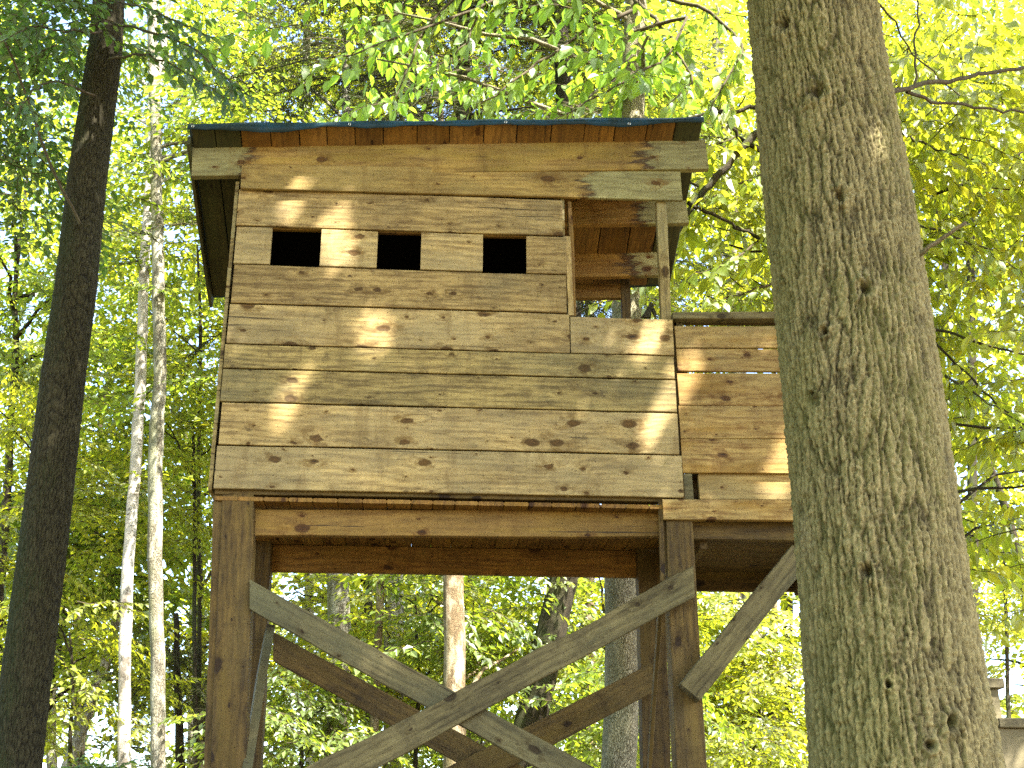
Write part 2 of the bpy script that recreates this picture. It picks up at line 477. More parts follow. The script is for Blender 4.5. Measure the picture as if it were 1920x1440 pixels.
BIGBARK = bark_mat('furrowed_bark', (0.215, 0.175, 0.076), (0.015, 0.011, 0.004), (0.095, 0.10, 0.018), 0.36, use_h=True, bump=0.8)
SCALEBARK = bark_mat('dark_scaly_bark', (0.042, 0.036, 0.017), (0.006, 0.005, 0.003), (0.02, 0.028, 0.007), 0.6, use_h=True, bump=0.8)
GREYBARK = bark_mat('grey_lichen_bark', (0.24, 0.215, 0.15), (0.07, 0.055, 0.035), (0.10, 0.12, 0.04), 0.5, pale=(0.38, 0.36, 0.27), pale_amt=0.5, scale=0.6)
BIRCHBARK = bark_mat('birch_bark', (0.48, 0.45, 0.38), (0.45, 0.40, 0.33), (0.2, 0.2, 0.1), 0.2, birch=True, bump=0.3)
BROWNBARK = bark_mat('peeling_brown_bark', (0.22, 0.155, 0.08), (0.05, 0.035, 0.02), (0.09, 0.10, 0.03), 0.4, pale=(0.34, 0.28, 0.18), pale_amt=0.3)
DARKBARK = bark_mat('dark_bark', (0.05, 0.039, 0.022), (0.013, 0.01, 0.006), (0.05, 0.065, 0.02), 0.5)
PALEBARK = bark_mat('pale_furrowed_bark', (0.30, 0.265, 0.17), (0.075, 0.06, 0.035), (0.12, 0.13, 0.05), 0.4, scale=0.75)
TWIG = bark_mat('twig_bark', (0.085, 0.065, 0.038), (0.04, 0.03, 0.018), moss_amt=0.2, bump=0.2)
DEADWOOD = bark_mat('dead_branch_bark', (0.16, 0.125, 0.07), (0.06, 0.045, 0.025), moss_amt=0.3, bump=0.3)

# ------------------------------------------------------------------ leaf materials
def leaf_mat(name, dif, trn, trn2, single=False, mixf=0.55, var=0.5, gloss=0.06):
    k = NT(name)
    if single:
        oi = k.n('ShaderNodeObjectInfo'); r = oi.outputs['Random']
    else:
        at = k.n('ShaderNodeAttribute', attribute_name='tint'); r = at.outputs['Fac']
    tcol = k.mix(k.ramp(r, 0.35, 1.0, smooth=False), trn, trn2)
    dcol = k.mix(r, dif, tuple(c * 1.5 for c in dif))
    vv = k.math('MULTIPLY_ADD', k.math('FRACT', k.math('MULTIPLY', r, 7.31)), var, 1.0 - var * 0.5)
    tcol = k.hsv(tcol, 0.5, 1.0, vv); dcol = k.hsv(dcol, 0.5, 1.0, vv)
    d = k.n('ShaderNodeBsdfDiffuse'); k.l(dcol, d.inputs[0])
    t = k.n('ShaderNodeBsdfTranslucent'); k.l(tcol, t.inputs[0])
    m1 = k.n('ShaderNodeMixShader'); m1.inputs[0].default_value = mixf
    k.l(d.outputs[0], m1.inputs[1]); k.l(t.outputs[0], m1.inputs[2])
    gl = k.n('ShaderNodeBsdfGlossy'); gl.inputs['Roughness'].default_value = 0.42
    gl.inputs[0].default_value = (0.8, 0.85, 0.8, 1)
    m2 = k.n('ShaderNodeMixShader'); m2.inputs[0].default_value = gloss
    k.l(m1.outputs[0], m2.inputs[1]); k.l(gl.outputs[0], m2.inputs[2])
    k.l(m2.outputs[0], k.out.inputs['Surface'])
    return k.m

LEAF = leaf_mat('maple_leaf', (0.08, 0.115, 0.014), (0.24, 0.34, 0.02), (0.46, 0.48, 0.025))
LEAFY = leaf_mat('young_leaf', (0.11, 0.13, 0.014), (0.40, 0.47, 0.02), (0.62, 0.56, 0.02))
LEAFN = leaf_mat('hanging_leaf', (0.09, 0.15, 0.02), (0.28, 0.46, 0.03), (0.42, 0.58, 0.03), gloss=0.04)
LEAFD = leaf_mat('dark_shaded_leaf', (0.04, 0.075, 0.012), (0.07, 0.15, 0.015), (0.16, 0.24, 0.02))  # shade of the upper left boughs put into the leaf colour
NEEDLE = leaf_mat('hemlock_needle', (0.025, 0.036, 0.009), (0.025, 0.035, 0.005), (0.07, 0.085, 0.01), mixf=0.25, gloss=0.02)
LEAF1 = leaf_mat('broad_leaf', (0.10, 0.16, 0.02), (0.30, 0.44, 0.03), (0.45, 0.52, 0.03), single=True)
LEAF1Y = leaf_mat('broad_young_leaf', (0.10, 0.14, 0.015), (0.40, 0.50, 0.025), (0.62, 0.58, 0.025), single=True)
LEAF1D = leaf_mat('broad_shaded_leaf', (0.035, 0.07, 0.012), (0.06, 0.13, 0.015), (0.13, 0.22, 0.02), single=True)  # broad leaf darkened in colour for the shaded boughs

# ------------------------------------------------------------------ tubes and sprays
def tube(P, R, n=8, closed_end=True):
    P = np.asarray(P, float); R = np.asarray(R, float)
    T = np.gradient(P, axis=0); T /= np.linalg.norm(T, axis=1)[:, None] + 1e-9
    ref = np.array([0.0, 0.0, 1.0]) if abs(T[0][2]) < 0.8 else np.array([1.0, 0.0, 0.0])
    A = np.cross(T, ref); A /= np.linalg.norm(A, axis=1)[:, None] + 1e-9
    B = np.cross(T, A)
    th = np.linspace(0, 2 * np.pi, n, endpoint=False)
    V = P[:, None, :] + R[:, None, None] * (np.cos(th)[None, :, None] * A[:, None, :] + np.sin(th)[None, :, None] * B[:, None, :])
    V = V.reshape(-1, 3)
    m_ = len(P)
    i = np.arange(m_ - 1)[:, None] * n; j = np.arange(n)[None, :]; j2 = (j + 1) % n
    a = (i + j).ravel(); b = (i + j2).ravel(); c = (i + n + j2).ravel(); d = (i + n + j).ravel()
    F = np.concatenate([np.stack([a, c, b], 1), np.stack([a, d, c], 1)])
    if closed_end:
        V = np.concatenate([V, P[-1:]])
        last = len(V) - 1; base = (m_ - 1) * n
        jj = np.arange(n)
        F = np.concatenate([F, np.stack([base + jj, np.full(n, last), base + (jj + 1) % n], 1)])
    return V, F

def leaf_tris(base, d, nrm, L, W, quad):
    """arrays: base (n,3), axis d, normal; returns V (n,k,3) and local face list"""
    s = np.cross(nrm, d); s /= np.linalg.norm(s, axis=1)[:, None] + 1e-9
    nn = np.cross(d, s)
    L = L[:, None]; W = W[:, None]
    tip = base + d * L - nn * L * 0.12
    if quad:
        pts = [base, base + d * L * 0.28 + s * W * 0.46 + nn * W * 0.10, base + d * L * 0.62 + s * W * 0.40 + nn * W * 0.06, tip,
               base + d * L * 0.62 - s * W * 0.40 + nn * W * 0.06, base + d * L * 0.28 - s * W * 0.46 + nn * W * 0.10]
        F = np.array([[0, 1, 2], [0, 2, 3], [0, 3, 4], [0, 4, 5]])
    else:
        pts = [base, base + d * L * 0.45 + s * W * 0.5 + nn * W * 0.1, tip, base + d * L * 0.45 - s * W * 0.5 + nn * W * 0.1]
        F = np.array([[0, 1, 2], [0, 2, 3]])
    return np.stack(pts, 1), F

def make_spray(seed, L=1.0, leafL=0.085, aspect=0.55, quad=False, side_n=6, spacing=0.06, droop=0.18, needle=False, hang=0.0):
    """a flat leafy spray lying along +X; returns V, F, material index, tint"""
    r = np.random.default_rng(seed)
    lines = []
    s = np.linspace(0, 1, 7)
    main = np.stack([s * L, 0.05 * L * np.sin(s * 3 + r.uniform(0, 6)), -droop * L * s ** 2 + 0.02 * r.normal(size=7)], 1)
    lines.append(main)
    for i in range(side_n):
        t = 0.15 + 0.8 * i / side_n
        p0 = np.array([np.interp(t, s, main[:, k]) for k in range(3)])
        ang = (1 if i % 2 else -1) * r.uniform(0.6, 1.0)
        ll = L * (0.55 - 0.35 * t) * r.uniform(0.8, 1.2)
        q = np.linspace(0, 1, 4)
        lines.append(p0 + np.stack([q * ll * math.cos(ang), q * ll * math.sin(ang), -0.12 * ll * q ** 2 + 0.03 * ll * r.normal() * q], 1))
    B, D, N = [], [], []
    for ln in lines:
        seg = np.linalg.norm(np.diff(ln, axis=0), axis=1); cum = np.concatenate([[0], np.cumsum(seg)])
        nn = max(2, int(cum[-1] / spacing))
        for q in range(1, nn + 1):
            u = cum[-1] * q / nn
            p = np.array([np.interp(u, cum, ln[:, k]) for k in range(3)])
            u2 = max(0, u - 0.05)
            p2 = np.array([np.interp(u2, cum, ln[:, k]) for k in range(3)])
            t = p - p2; t /= np.linalg.norm(t) + 1e-9
            sd = 1 if q % 2 else -1
            for sd in ((1, -1) if needle else (sd,)):
                a = sd * (r.uniform(0.5, 1.1) if q < nn else r.uniform(-.3, .3))
                d = np.array([t[0] * math.cos(a) - t[1] * math.sin(a), t[0] * math.sin(a) + t[1] * math.cos(a), t[2] - r.uniform(0.0, 0.45) * (0.3 if needle else 1) - hang * r.uniform(0.2, 1.0)])
                d /= np.linalg.norm(d)
                n_ = np.array([0, 0, 1.0]) + r.normal(size=3) * 0.33
                B.append(p); D.append(d); N.append(n_ / np.linalg.norm(n_))
    B, D, N = map(np.array, (B, D, N)); n = len(B)
    Ls = leafL * r.uniform(0.65, 1.2, n)
    LV, LF = leaf_tris(B, D, N, Ls, Ls * aspect, quad)
    kk = LV.shape[1]
    V = LV.reshape(-1, 3); F = (LF[None] + (np.arange(n) * kk)[:, None, None]).reshape(-1, 3)
    mi = np.zeros(len(F), int); ti = np.repeat(r.uniform(0, 1, n), len(LF))
    for li, ln in enumerate(lines):
        R = np.linspace(0.006 if li == 0 else 0.0035, 0.0015, len(ln)) * (L / 1.0)
        tv, tf = tube(ln, R, 3, False)
        F = np.concatenate([F, tf + len(V)]); V = np.concatenate([V, tv])
        mi = np.concatenate([mi, np.ones(len(tf), int)]); ti = np.concatenate([ti, np.zeros(len(tf))])
    return V, F, mi, ti

SPR_Q = [make_spray(100 + i, 1.0, 0.10, 0.58, True) for i in range(6)]
SPR_M = [make_spray(200 + i, 1.1, 0.11, 0.60, False, 6, 0.06) for i in range(6)]
SPR_F = [make_spray(300 + i, 1.6, 0.19, 0.62, False, 7, 0.11) for i in range(6)]
SPR_L = [make_spray(500 + i, 0.95, 0.135, 0.60, True, 5, 0.085, 0.35, False, 0.9) for i in range(6)]
SPR_N = [make_spray(400 + i, 1.1, 0.045, 0.22, False, 12, 0.028, 0.30, True) for i in range(4)]

def stamp(templates, pos, yaw, tilt, roll, scale):
    """place templates at many spots; returns merged arrays"""
    Vs, Fs, Ms, Ts = [], [], [], []
    off = 0
    which = rng.integers(0, len(templates), len(pos))
    for w, (V, F, mi, ti) in enumerate(templates):
        sel = np.where(which == w)[0]
        if not len(sel):
            continue
        cy, sy = np.cos(yaw[sel]), np.sin(yaw[sel]); ct, st = np.cos(tilt[sel]), np.sin(tilt[sel]); cr, sr = np.cos(roll[sel]), np.sin(roll[sel])
        n = len(sel)
        Rz = np.zeros((n, 3, 3)); Rz[:, 0, 0] = cy; Rz[:, 0, 1] = -sy; Rz[:, 1, 0] = sy; Rz[:, 1, 1] = cy; Rz[:, 2, 2] = 1
        Ry = np.zeros((n, 3, 3)); Ry[:, 0, 0] = ct; Ry[:, 0, 2] = st; Ry[:, 1, 1] = 1; Ry[:, 2, 0] = -st; Ry[:, 2, 2] = ct
        Rx = np.zeros((n, 3, 3)); Rx[:, 0, 0] = 1; Rx[:, 1, 1] = cr; Rx[:, 1, 2] = -sr; Rx[:, 2, 1] = sr; Rx[:, 2, 2] = cr
        R = Rz @ Ry @ Rx * scale[sel][:, None, None]
        VV = np.einsum('nij,vj->nvi', R, V) + pos[sel][:, None, :]
        FF = F[None] + (np.arange(n) * len(V))[:, None, None]
        shift = rng.uniform(-0.25, 0.25, n)
        TT = np.clip(ti[None] * 0.7 + 0.15 + shift[:, None], 0, 1)
        Vs.append(VV.reshape(-1, 3)); Fs.append(FF.reshape(-1, 3) + off); Ms.append(np.tile(mi, n)); Ts.append(TT.reshape(-1))
        off += n * len(V)
    return np.concatenate(Vs), np.concatenate(Fs), np.concatenate(Ms), np.concatenate(Ts)

NTRI = 0
def crown_mesh(name, pos, templates, lmat, parent, yaw=None, scale=(0.8, 1.2), tiltr=(-0.25, 0.45), bark=None):
    global NTRI
    pos = np.asarray(pos, float); n = len(pos)
    yaw = rng.uniform(0, 2 * np.pi, n) if yaw is None else yaw
    V, F, mi, ti = stamp(templates, pos, yaw, rng.uniform(*tiltr, n), rng.normal(0, 0.25, n), rng.uniform(*scale, n))
    NTRI += len(F)
    o = add_obj(name, np_mesh(name, V, F, [lmat, bark or TWIG], mi, {'tint': ('FACE', ti)}), parent)
    if parent is not None:
        o.location = -Vector(parent.location)
    return o

def curve_pts(a, b, n=7, sag=0.0, wig=0.08):
    a = np.asarray(a, float); b = np.asarray(b, float); s = np.linspace(0, 1, n)
    L = np.linalg.norm(b - a)
    P = a[None] + (b - a)[None] * s[:, None]
    P[:, 2] += sag * np.sin(s * np.pi) * L
    off = rng.normal(size=(n, 3)) * wig * L * 0.3
    off[0] = 0
    return P + off * np.sin(s * np.pi * 0.9)[:, None]

def trunk_path(marks, Y, ztop, lean=None):
    """marks: (px, py, width_px) from top to bottom on the plane Y; extended down into the ground and up to ztop"""
    pts = [(on_y(px, py, Y), w) for px, py, w in marks]
    P = [p for p, w in pts]; R = [0.5 * w * depth(p) / FPX for p, w in pts]
    P = P[::-1]; R = R[::-1]                       # bottom to top
    d = P[1] - P[0]; d = d / max(1e-6, d[2])
    d[0] = np.clip(d[0], -0.35, 0.35)
    foot = P[0] - d * (P[0][2] + 0.15)
    if P[0][2] > 0.3:
        k_ = R[0] * (1 + 0.05 * P[0][2])
        P = [foot, foot + (P[0] - foot) * 0.35] + P
        R = [k_ * 1.35, k_] + R
    d = P[-1] - P[-2]; d = d / max(1e-6, d[2]); d[0] = np.clip(d[0], -0.15, 0.15)
    if ztop > P[-1][2] + 1:
        h = ztop - P[-1][2]
        for s_ in (0.35, 0.7, 1.0):
            P.append(P[-1] + d * h * (s_ / 3 + 0.15) * 0.8 + rng.normal(size=3) * np.array([0.12, 0.12, 0]))
            R.append(max(0.02, R[-1] * (1 - 0.42 * s_)))
    return np.array(P), np.array(R)

def resample(P, R, n, jitter=0.0):
    s = np.concatenate([[0], np.cumsum(np.linalg.norm(np.diff(P, axis=0), axis=1))]); u = np.linspace(0, s[-1], n)
    Q = np.stack([np.interp(u, s, P[:, k]) for k in range(3)], 1)
    if jitter:
        Q[1:, 0] += np.convolve(rng.normal(0, jitter, n + 4), np.ones(5) / 5, 'valid')[1:n]
    return Q, np.interp(u, s, R)

def plain_trunk(name, P, R, mat, parent, n=20, rows=60, rough=0.06, jitter=0.02):
    P, R = resample(P, R, rows, jitter)
    V, F = tube(P, R, n)
    ring = np.arange(len(V) - 1)
    th = (ring % n) / n; zz = V[:-1, 2]
    nz = vnoise(th * 8, zz * 1.5, int(rng.integers(1e6)), 8) + 0.6 * vnoise(th * 16, zz * 6, int(rng.integers(1e6)), 16)
    C = np.repeat(P, n, 0)
    V[:-1] = C + (V[:-1] - C) * (1 + nz[:, None] * rough * 2.2)
    o = add_obj(name, np_mesh(name, V, F, [mat], smooth=True), parent)
    o.location = -Vector(parent.location)
    return o

def limbs_to(parent, P, R, tips, mat, name='limb', r0=0.035, n=6, start=(0.35, 0.85), up=0.9):
    """limbs leaving the trunk below each tip"""
    paths = []
    for tip in tips:
        tip = np.asarray(tip, float)
        hz = np.hypot(tip[0] - P[0][0], tip[1] - P[0][1])
        zz = np.clip(tip[2] - hz * rng.uniform(0.25, 0.7) * up, P[0][2] + 1.5, P[-1][2] - 0.1)
        base = np.array([np.interp(zz, P[:, 2], P[:, 0]), np.interp(zz, P[:, 2], P[:, 1]), zz])
        q = curve_pts(base, tip, n, 0.06)
        Rr = np.linspace(r0, 0.008, n)
        V, F = tube(q, Rr, 6)
        o = add_obj(name, np_mesh(name, V, F, [mat], smooth=True), parent)
        o.location = -Vector(parent.location)
        paths.append(q)
    return paths

def ellipsoid(c, r, n, shell=0.35):
    d = rng.normal(size=(n, 3)); d /= np.linalg.norm(d, axis=1)[:, None]
    u = rng.uniform(0, 1, n) ** (1 / 3.0)
    u = shell + (1 - shell) * u
    return np.asarray(c) + d * u[:, None] * np.asarray(r)

def tree(name, label, marks, Y, ztop, bark, crowns, tmpl, lmat, group=None, cat='tree', n_limb=6, r_limb=0.03, rows=60, n=18, rough=0.06, scale=(0.8, 1.2)):
    """crowns: list of (centre, radii, number of sprays)"""
    P, R = trunk_path(marks, Y, ztop)
    t = thing(name, label, cat, P[0], group)
    t.location.z = 0.0
    plain_trunk('trunk', P, R, bark, t, n, rows, rough)
    allpos = []
    for c, r, k_ in crowns:
        tips = ellipsoid(c, np.asarray(r) * 0.8, n_limb, 0.6)
        paths = limbs_to(t, P, R, tips, bark, r0=r_limb)
        pos = ellipsoid(c, r, k_, 0.2)
        # cluster half of the sprays along the limbs
        lim = np.concatenate([q[3:] for q in paths])
        m_ = k_ // 3
        pos[:m_] = lim[rng.integers(0, len(lim), m_)] + rng.normal(0, 0.35, (m_, 3))
        allpos.append(pos)
    crown_mesh('crown', np.concatenate(allpos), tmpl, lmat, t, scale=scale)
    return t, P, R

# ------------------------------------------------------------------ THE HUT
hut = thing('tower_hut', 'raised plank hut with three square openings on tall timber posts', 'hut', (0, 0.4, 0))
ABS[hut.name] = Vector(hut.location)

SIDE_L = lambda y: 455.0 - (y - 300.0) * 0.0887

# inner lining behind the planks: the front wall is one part that carries its planks
def frame_part(name, pieces, mat):
    """several studs of one wall in one solid part; pieces: (a, b, w, t, wdir)"""
    bm_v, bm_f = [], []
    for a, b, w, t, wd in pieces:
        a = np.asarray(a, float); b = np.asarray(b, float)
        X = b - a; X /= np.linalg.norm(X); Z = np.asarray(wd, float); Z -= X * np.dot(X, Z); Z /= np.linalg.norm(Z); Yv = np.cross(Z, X)
        o = len(bm_v)
        for e in (a, b):
            for sz, sy in ((-1, -1), (1, -1), (1, 1), (-1, 1)):
                bm_v.append(e + Z * sz * w / 2 + Yv * sy * t / 2)
        bm_f += [(o, o + 1, o + 5, o + 4), (o + 1, o + 2, o + 6, o + 5), (o + 2, o + 3, o + 7, o + 6), (o + 3, o, o + 4, o + 7), (o + 3, o + 2, o + 1, o), (o + 4, o + 5, o + 6, o + 7)]
    me = bpy.data.meshes.new(name)
    me.from_pydata([tuple(v) for v in bm_v], [], bm_f)
    me.materials.append(mat)
    o = add_obj(name, me, hut)
    o.location = -Vector(hut.location)
    return o

def WX(px, py, Y): return on_y(px, py, Y)[0]
def WZ(px, py, Y): return on_y(px, py, Y)[2]

XL = WX(430, 560, 0); XR = WX(1062, 500, 0); XE = WX(1262, 600, 0)
ZB = WZ(840, 925, 0); ZT = WZ(840, 320, 0)
YR = 0.95                                        # back wall
# front wall studs
front = frame_part('front_wall', [((x, 0.048, ZB + 0.02), (x, 0.048, ZT - 0.05), 0.036, 0.04, (1, 0, 0)) for x in (XL + 0.03, WX(655, 500, 0.04), WX(850, 500, 0.04), XR - 0.05)]
                   + [((XE + 0.004, 0.07, ZB + 0.02), (XE + 0.004, 0.07, WZ(1262, 602, 0.07)), 0.05, 0.04, (1, 0, 0))]  # stud added to block the bright gap beside the rails
                   + [((XR + 0.02, 0.048, ZB + 0.02), (XE, 0.048, ZB + 0.02), 0.04, 0.04, (0, 0, 1))], DARKW)
ABS[front.name] = Vector((0, 0, 0))

def siding(TL, TR, BR, BL, mat=None, Y=0.0, t=0.024, **kw):
    jit = rng.uniform(-0.0015, 0.0015)
    return board('siding_plank', Y + jit, TL, TR, BR, BL, t, mat or SID, front, wob=0.0012, **kw)

rows_ = [  # left y top, right (x,y) top, left y bottom, right (x,y) bottom, material
    (353, (1054, 374), 423, (1056, 443), SID),
    (494, (1060, 515), 568, (1064, 587), SID),
    (644, (1262, 667), 690, (1266, 712), SIDG),
    (690, (1265, 712), 753, (1270, 774), SIDG),
    (753, (1269, 774), 834, (1275, 853), SID),
    (834, (1276, 853), 917, (1284, 934), SID),
]
for ly, rt, lb, rb, mt in rows_:
    j = rng.uniform(-2.0, 2.0)
    siding((SIDE_L(ly) + j, ly), rt, rb, (SIDE_L(lb) + j, lb), mt)
# top board, lapping over the beam on the left and tucked under it on the right
a = (on_y(449, 328, -0.04) + np.array([0, 0.012, 0])); b = (on_y(1277, 348, 0.0) + np.array([0, 0.012, 0]))
tl, bl = on_y(SIDE_L(307), 307, -0.036), on_y(SIDE_L(353), 352.5, -0.036); tr, br = on_y(1278, 321, 0.0), on_y(1277, 375.5, 0.0)
lumber('siding_plank', (tl + bl) / 2 + [0, 0.012, 0], (tr + br) / 2 + [0, 0.012, 0], np.linalg.norm(tl - bl), 0.024, (0, 0, 1), TOPW, front, w1=np.linalg.norm(tr - br), wob=0.0015)
# tall board beside the opening, rising above its neighbour
siding((SIDE_L(568), 568), (1072, 588), (1064, 662.5), (SIDE_L(644), 644), SID)
siding((1074, 592), (1262, 598), (1263, 667), (1066, 662.5), SID)
# row with the three square openings
ol = [(509, 601), (708, 789), (906, 987)]
def seam_a(x): return 423 + (x - 440) * (443 - 423) / 616.0
def seam_b(x): return 494 + (x - 432) * (515 - 494) / 628.0
xs = [SIDE_L(460)] + [v for p_ in ol for v in p_] + [1062]
for i in range(0, 8, 2):
    x0, x1 = xs[i], xs[i + 1]
    siding((x0 + 0.5, seam_a(x0)), (x1 - 0.5, seam_a(x1)), (x1 - 1, seam_b(x1)), (x0, seam_b(x0)), SID)
# lintel strip over each opening, a little behind
for x0, x1 in ol:
    board('lintel_strip', 0.026, (x0 - 14, seam_a(x0) - 10), (x1 + 14, seam_a(x1) - 10), (x1 + 14, seam_a(x1) + 5), (x0 - 14, seam_a(x0) + 5), 0.03, FRESH, front, wob=0.0008)
# trim beside the opening
def post_px(name, Y, top, bot, wpx, t, mat, parent, **kw):
    """upright: top and bottom centre marks"""
    a = on_y(*bot, Y); b = on_y(*top, Y)
    w = wpx * depth((a + b) / 2) / FPX
    return lumber(name, a + np.array([0, t / 2, 0]), b + np.array([0, t / 2, 0]), w, t, (1, 0, 0), mat, parent, **kw)
post_px('trim_strip', 0.003, (1064, 443), (1071, 591), 11, 0.03, SID, front)
post_px('stud', 0.024, (1068, 378), (1076, 592), 8, 0.07, FRESH, hut)
post_px('corner_post', 0.03, (1240, 375), (1250, 600), 19, 0.05, SIDG, hut)
board('seam_backing_panel', 0.095, (1066, 606), (1258, 611), (1274, 925), (1066, 925), 0.012, SIDG, hut, gap=0.0)  # unseen backing board added to block light through the plank seams
# dark splintered stub standing on the sill of the opening
st_b = on_y(1219, 596, 0.25); st_t = on_y(1228, 566, 0.25)
me = bpy.data.meshes.new('splintered_stub')
sv = []
for (dx, dz) in ((-0.055, 0.0), (-0.035, 0.03), (-0.018, 0.06), (0.0, 0.098), (0.012, 0.085), (0.03, 0.05), (0.04, 0.02), (0.032, 0.0), (0.02, 0.03), (0.008, 0.055), (0.004, 0.0)):
    for dy in (-0.012, 0.012):
        sv.append((st_b[0] + dx, st_b[1] + dy, st_b[2] + dz))
nn = 11
sf = [(2 * i, 2 * ((i + 1) % nn), 2 * ((i + 1) % nn) + 1, 2 * i + 1) for i in range(nn)]
sf += [tuple(2 * i for i in range(nn - 1, -1, -1)), tuple(2 * i + 1 for i in range(nn))]
me.from_pydata([tuple(map(float, v)) for v in sv], [], sf); me.materials.append(DARKBARK)
o = add_obj('splintered_stub', me, hut); o.location = -Vector(hut.location)

k = NT('room_dark_fill'); k.bsdf((0.012, 0.011, 0.010), 0.95, None, 0.1)  # near-black colour standing in for the darkness of the room
ROOM_DARK = k.m
# back wall, left wall, partition: closed dark room
ROOF_T = 0.42                                    # fall of the roof towards the back
P1L = on_y(360, 275, -0.03); P1R = on_y(1325, 261, -0.03)
def roof_z(x, y):
    zx = P1L[2] + (x - P1L[0]) / (P1R[0] - P1L[0]) * (P1R[2] - P1L[2])
    return zx - (y + 0.03) * ROOF_T
for name_, x_ in (('left_wall', XL + 0.012), ('partition_wall', XR - 0.012)):
    w_ = frame_part(name_, [((x_, 0.10, ZB + 0.02), (x_, YR - 0.08, ZB + 0.02), 0.036, 0.04, (0, 0, 1))], DARKW)
    z_ = ZB
    while z_ < ZT + 0.05:
        zt_ = min(z_ + 0.19, roof_z(x_, YR) - 0.0 if z_ > 9 else z_ + 0.19)
        zc = (z_ + zt_) / 2
        yb = min(YR - 0.026, (roof_z(x_, 0) - zt_) / ROOF_T - 0.03)
        if yb > 0.1:
            xo = -0.03 if name_ == 'left_wall' else 0.0
            lumber('siding_plank', (x_ + xo, 0.026, zc), (x_ + xo, yb, zc), 0.188, 0.02, (0, 0, 1), SIDG, w_, segs=3)
        z_ += 0.19
bw = frame_part('back_wall', [((XL + 0.05, YR - 0.045, ZB + 0.02), (XR - 0.05, YR - 0.045, ZB + 0.02), 0.036, 0.04, (0, 0, 1))], DARKW)
z_ = WZ(860, 956, 0.12) + 0.026
while z_ + 0.19 < roof_z(XL, YR) + 0.02:
    lumber('siding_plank', (XL, YR, z_ + 0.095), (XR, YR, z_ + 0.095), 0.188, 0.022, (0, 0, 1), SIDG, bw, segs=6)
    z_ += 0.19
lumber('siding_plank', (XL, YR, z_ + 0.06), (XR, YR, z_ + 0.06), 0.12, 0.022, (0, 0, 1), SIDG, bw, segs=6)

# near-black box added inside the room so the openings read as dark
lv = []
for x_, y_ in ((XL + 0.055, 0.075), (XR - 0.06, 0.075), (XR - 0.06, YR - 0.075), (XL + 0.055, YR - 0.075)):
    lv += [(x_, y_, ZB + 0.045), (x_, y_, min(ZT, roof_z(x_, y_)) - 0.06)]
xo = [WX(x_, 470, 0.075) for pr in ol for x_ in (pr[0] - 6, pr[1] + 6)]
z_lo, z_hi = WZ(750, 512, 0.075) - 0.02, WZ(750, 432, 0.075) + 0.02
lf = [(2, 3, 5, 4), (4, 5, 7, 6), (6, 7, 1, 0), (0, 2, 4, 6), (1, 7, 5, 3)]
me = bpy.data.meshes.new('room_dark_box')
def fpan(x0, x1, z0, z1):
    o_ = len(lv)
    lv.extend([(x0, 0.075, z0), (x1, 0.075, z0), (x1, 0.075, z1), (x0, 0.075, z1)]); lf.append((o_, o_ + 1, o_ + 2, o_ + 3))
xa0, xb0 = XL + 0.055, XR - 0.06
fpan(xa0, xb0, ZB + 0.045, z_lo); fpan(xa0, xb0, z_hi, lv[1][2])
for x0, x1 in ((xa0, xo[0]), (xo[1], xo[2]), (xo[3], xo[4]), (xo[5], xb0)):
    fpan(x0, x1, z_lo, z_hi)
me.from_pydata([tuple(map(float, v)) for v in lv], [], lf); me.materials.append(ROOM_DARK)
o = add_obj('room_dark_box', me, hut); o.location = -Vector(hut.location)

# purlins (beams under the roof)
board('beam', -0.02, (360, 275), (1325, 261), (1326, 316), (360, 330), 0.045, BEAMW, hut, gap=0.0, wob=0.002)
board('beam', 0.40, (1000, 376), (1287, 367), (1290, 417), (1000, 424), 0.045, BEAM2W, hut, gap=0.0, wob=0.002)
board('beam', 0.79, (1000, 468), (1245, 465), (1247, 516), (1000, 521), 0.045, BEAM2W, hut, gap=0.0, wob=0.002)
board('beam', YR, (1050, 531), (1172, 531), (1172, 558), (1050, 558), 0.045, FRESH, hut, gap=0.0)
post_px('back_post', YR - 0.005, (1172, 519), (1176, 600), 17, 0.05, DARKW, hut)
lumber('beam', on_y(440, 400, 0.40) + [0, 0, .28], on_y(1060, 400, 0.40) + [0, 0, .28], 0.12, 0.045, (0, 0, 1), DARKW, hut)

# roof: each board runs front to back; underside rests on the beams
xm = (P1L[0] + P1R[0]) / 2
YF = min(np.linspace(-0.35, 0.0, 351), key=lambda y: abs(project((xm, y, roof_z(xm, y)))[1] - 236.0))
YB_ = 1.06
print('roof front', YF)
x_l = on_y(357, 240, YF)[0]; x_r = on_y(1318, 232, YF)[0]
seams_px = [357, 402, 450, 506, 560, 612, 665, 718, 782, 843, 908, 970, 1035, 1098, 1155, 1215, 1268, 1318]
xs_r = [on_y(s_, 240, YF)[0] for s_ in seams_px]
roof = None
for i in range(len(xs_r) - 1):
    xa, xb = xs_r[i], xs_r[i + 1]
    xc = (xa + xb) / 2
    yb = YB_ + rng.uniform(-0.03, 0.03) + (0.03 if i == 0 else 0)
    t = 0.024
    a = (xc, YF + rng.uniform(-0.004, 0.004), roof_z(xc, YF) + t / 2 + 0.002); b = (xc, yb, roof_z(xc, yb) + t / 2 + 0.002)
    slope = (P1R[2] - P1L[2]) / (P1R[0] - P1L[0])
    lumber('roof_board', a, b, (xb - xa) - 0.005, t, (1, 0, slope), EAVEW if i < 2 or i == 16 else ROOFW, hut, segs=10, wob=0.0012)

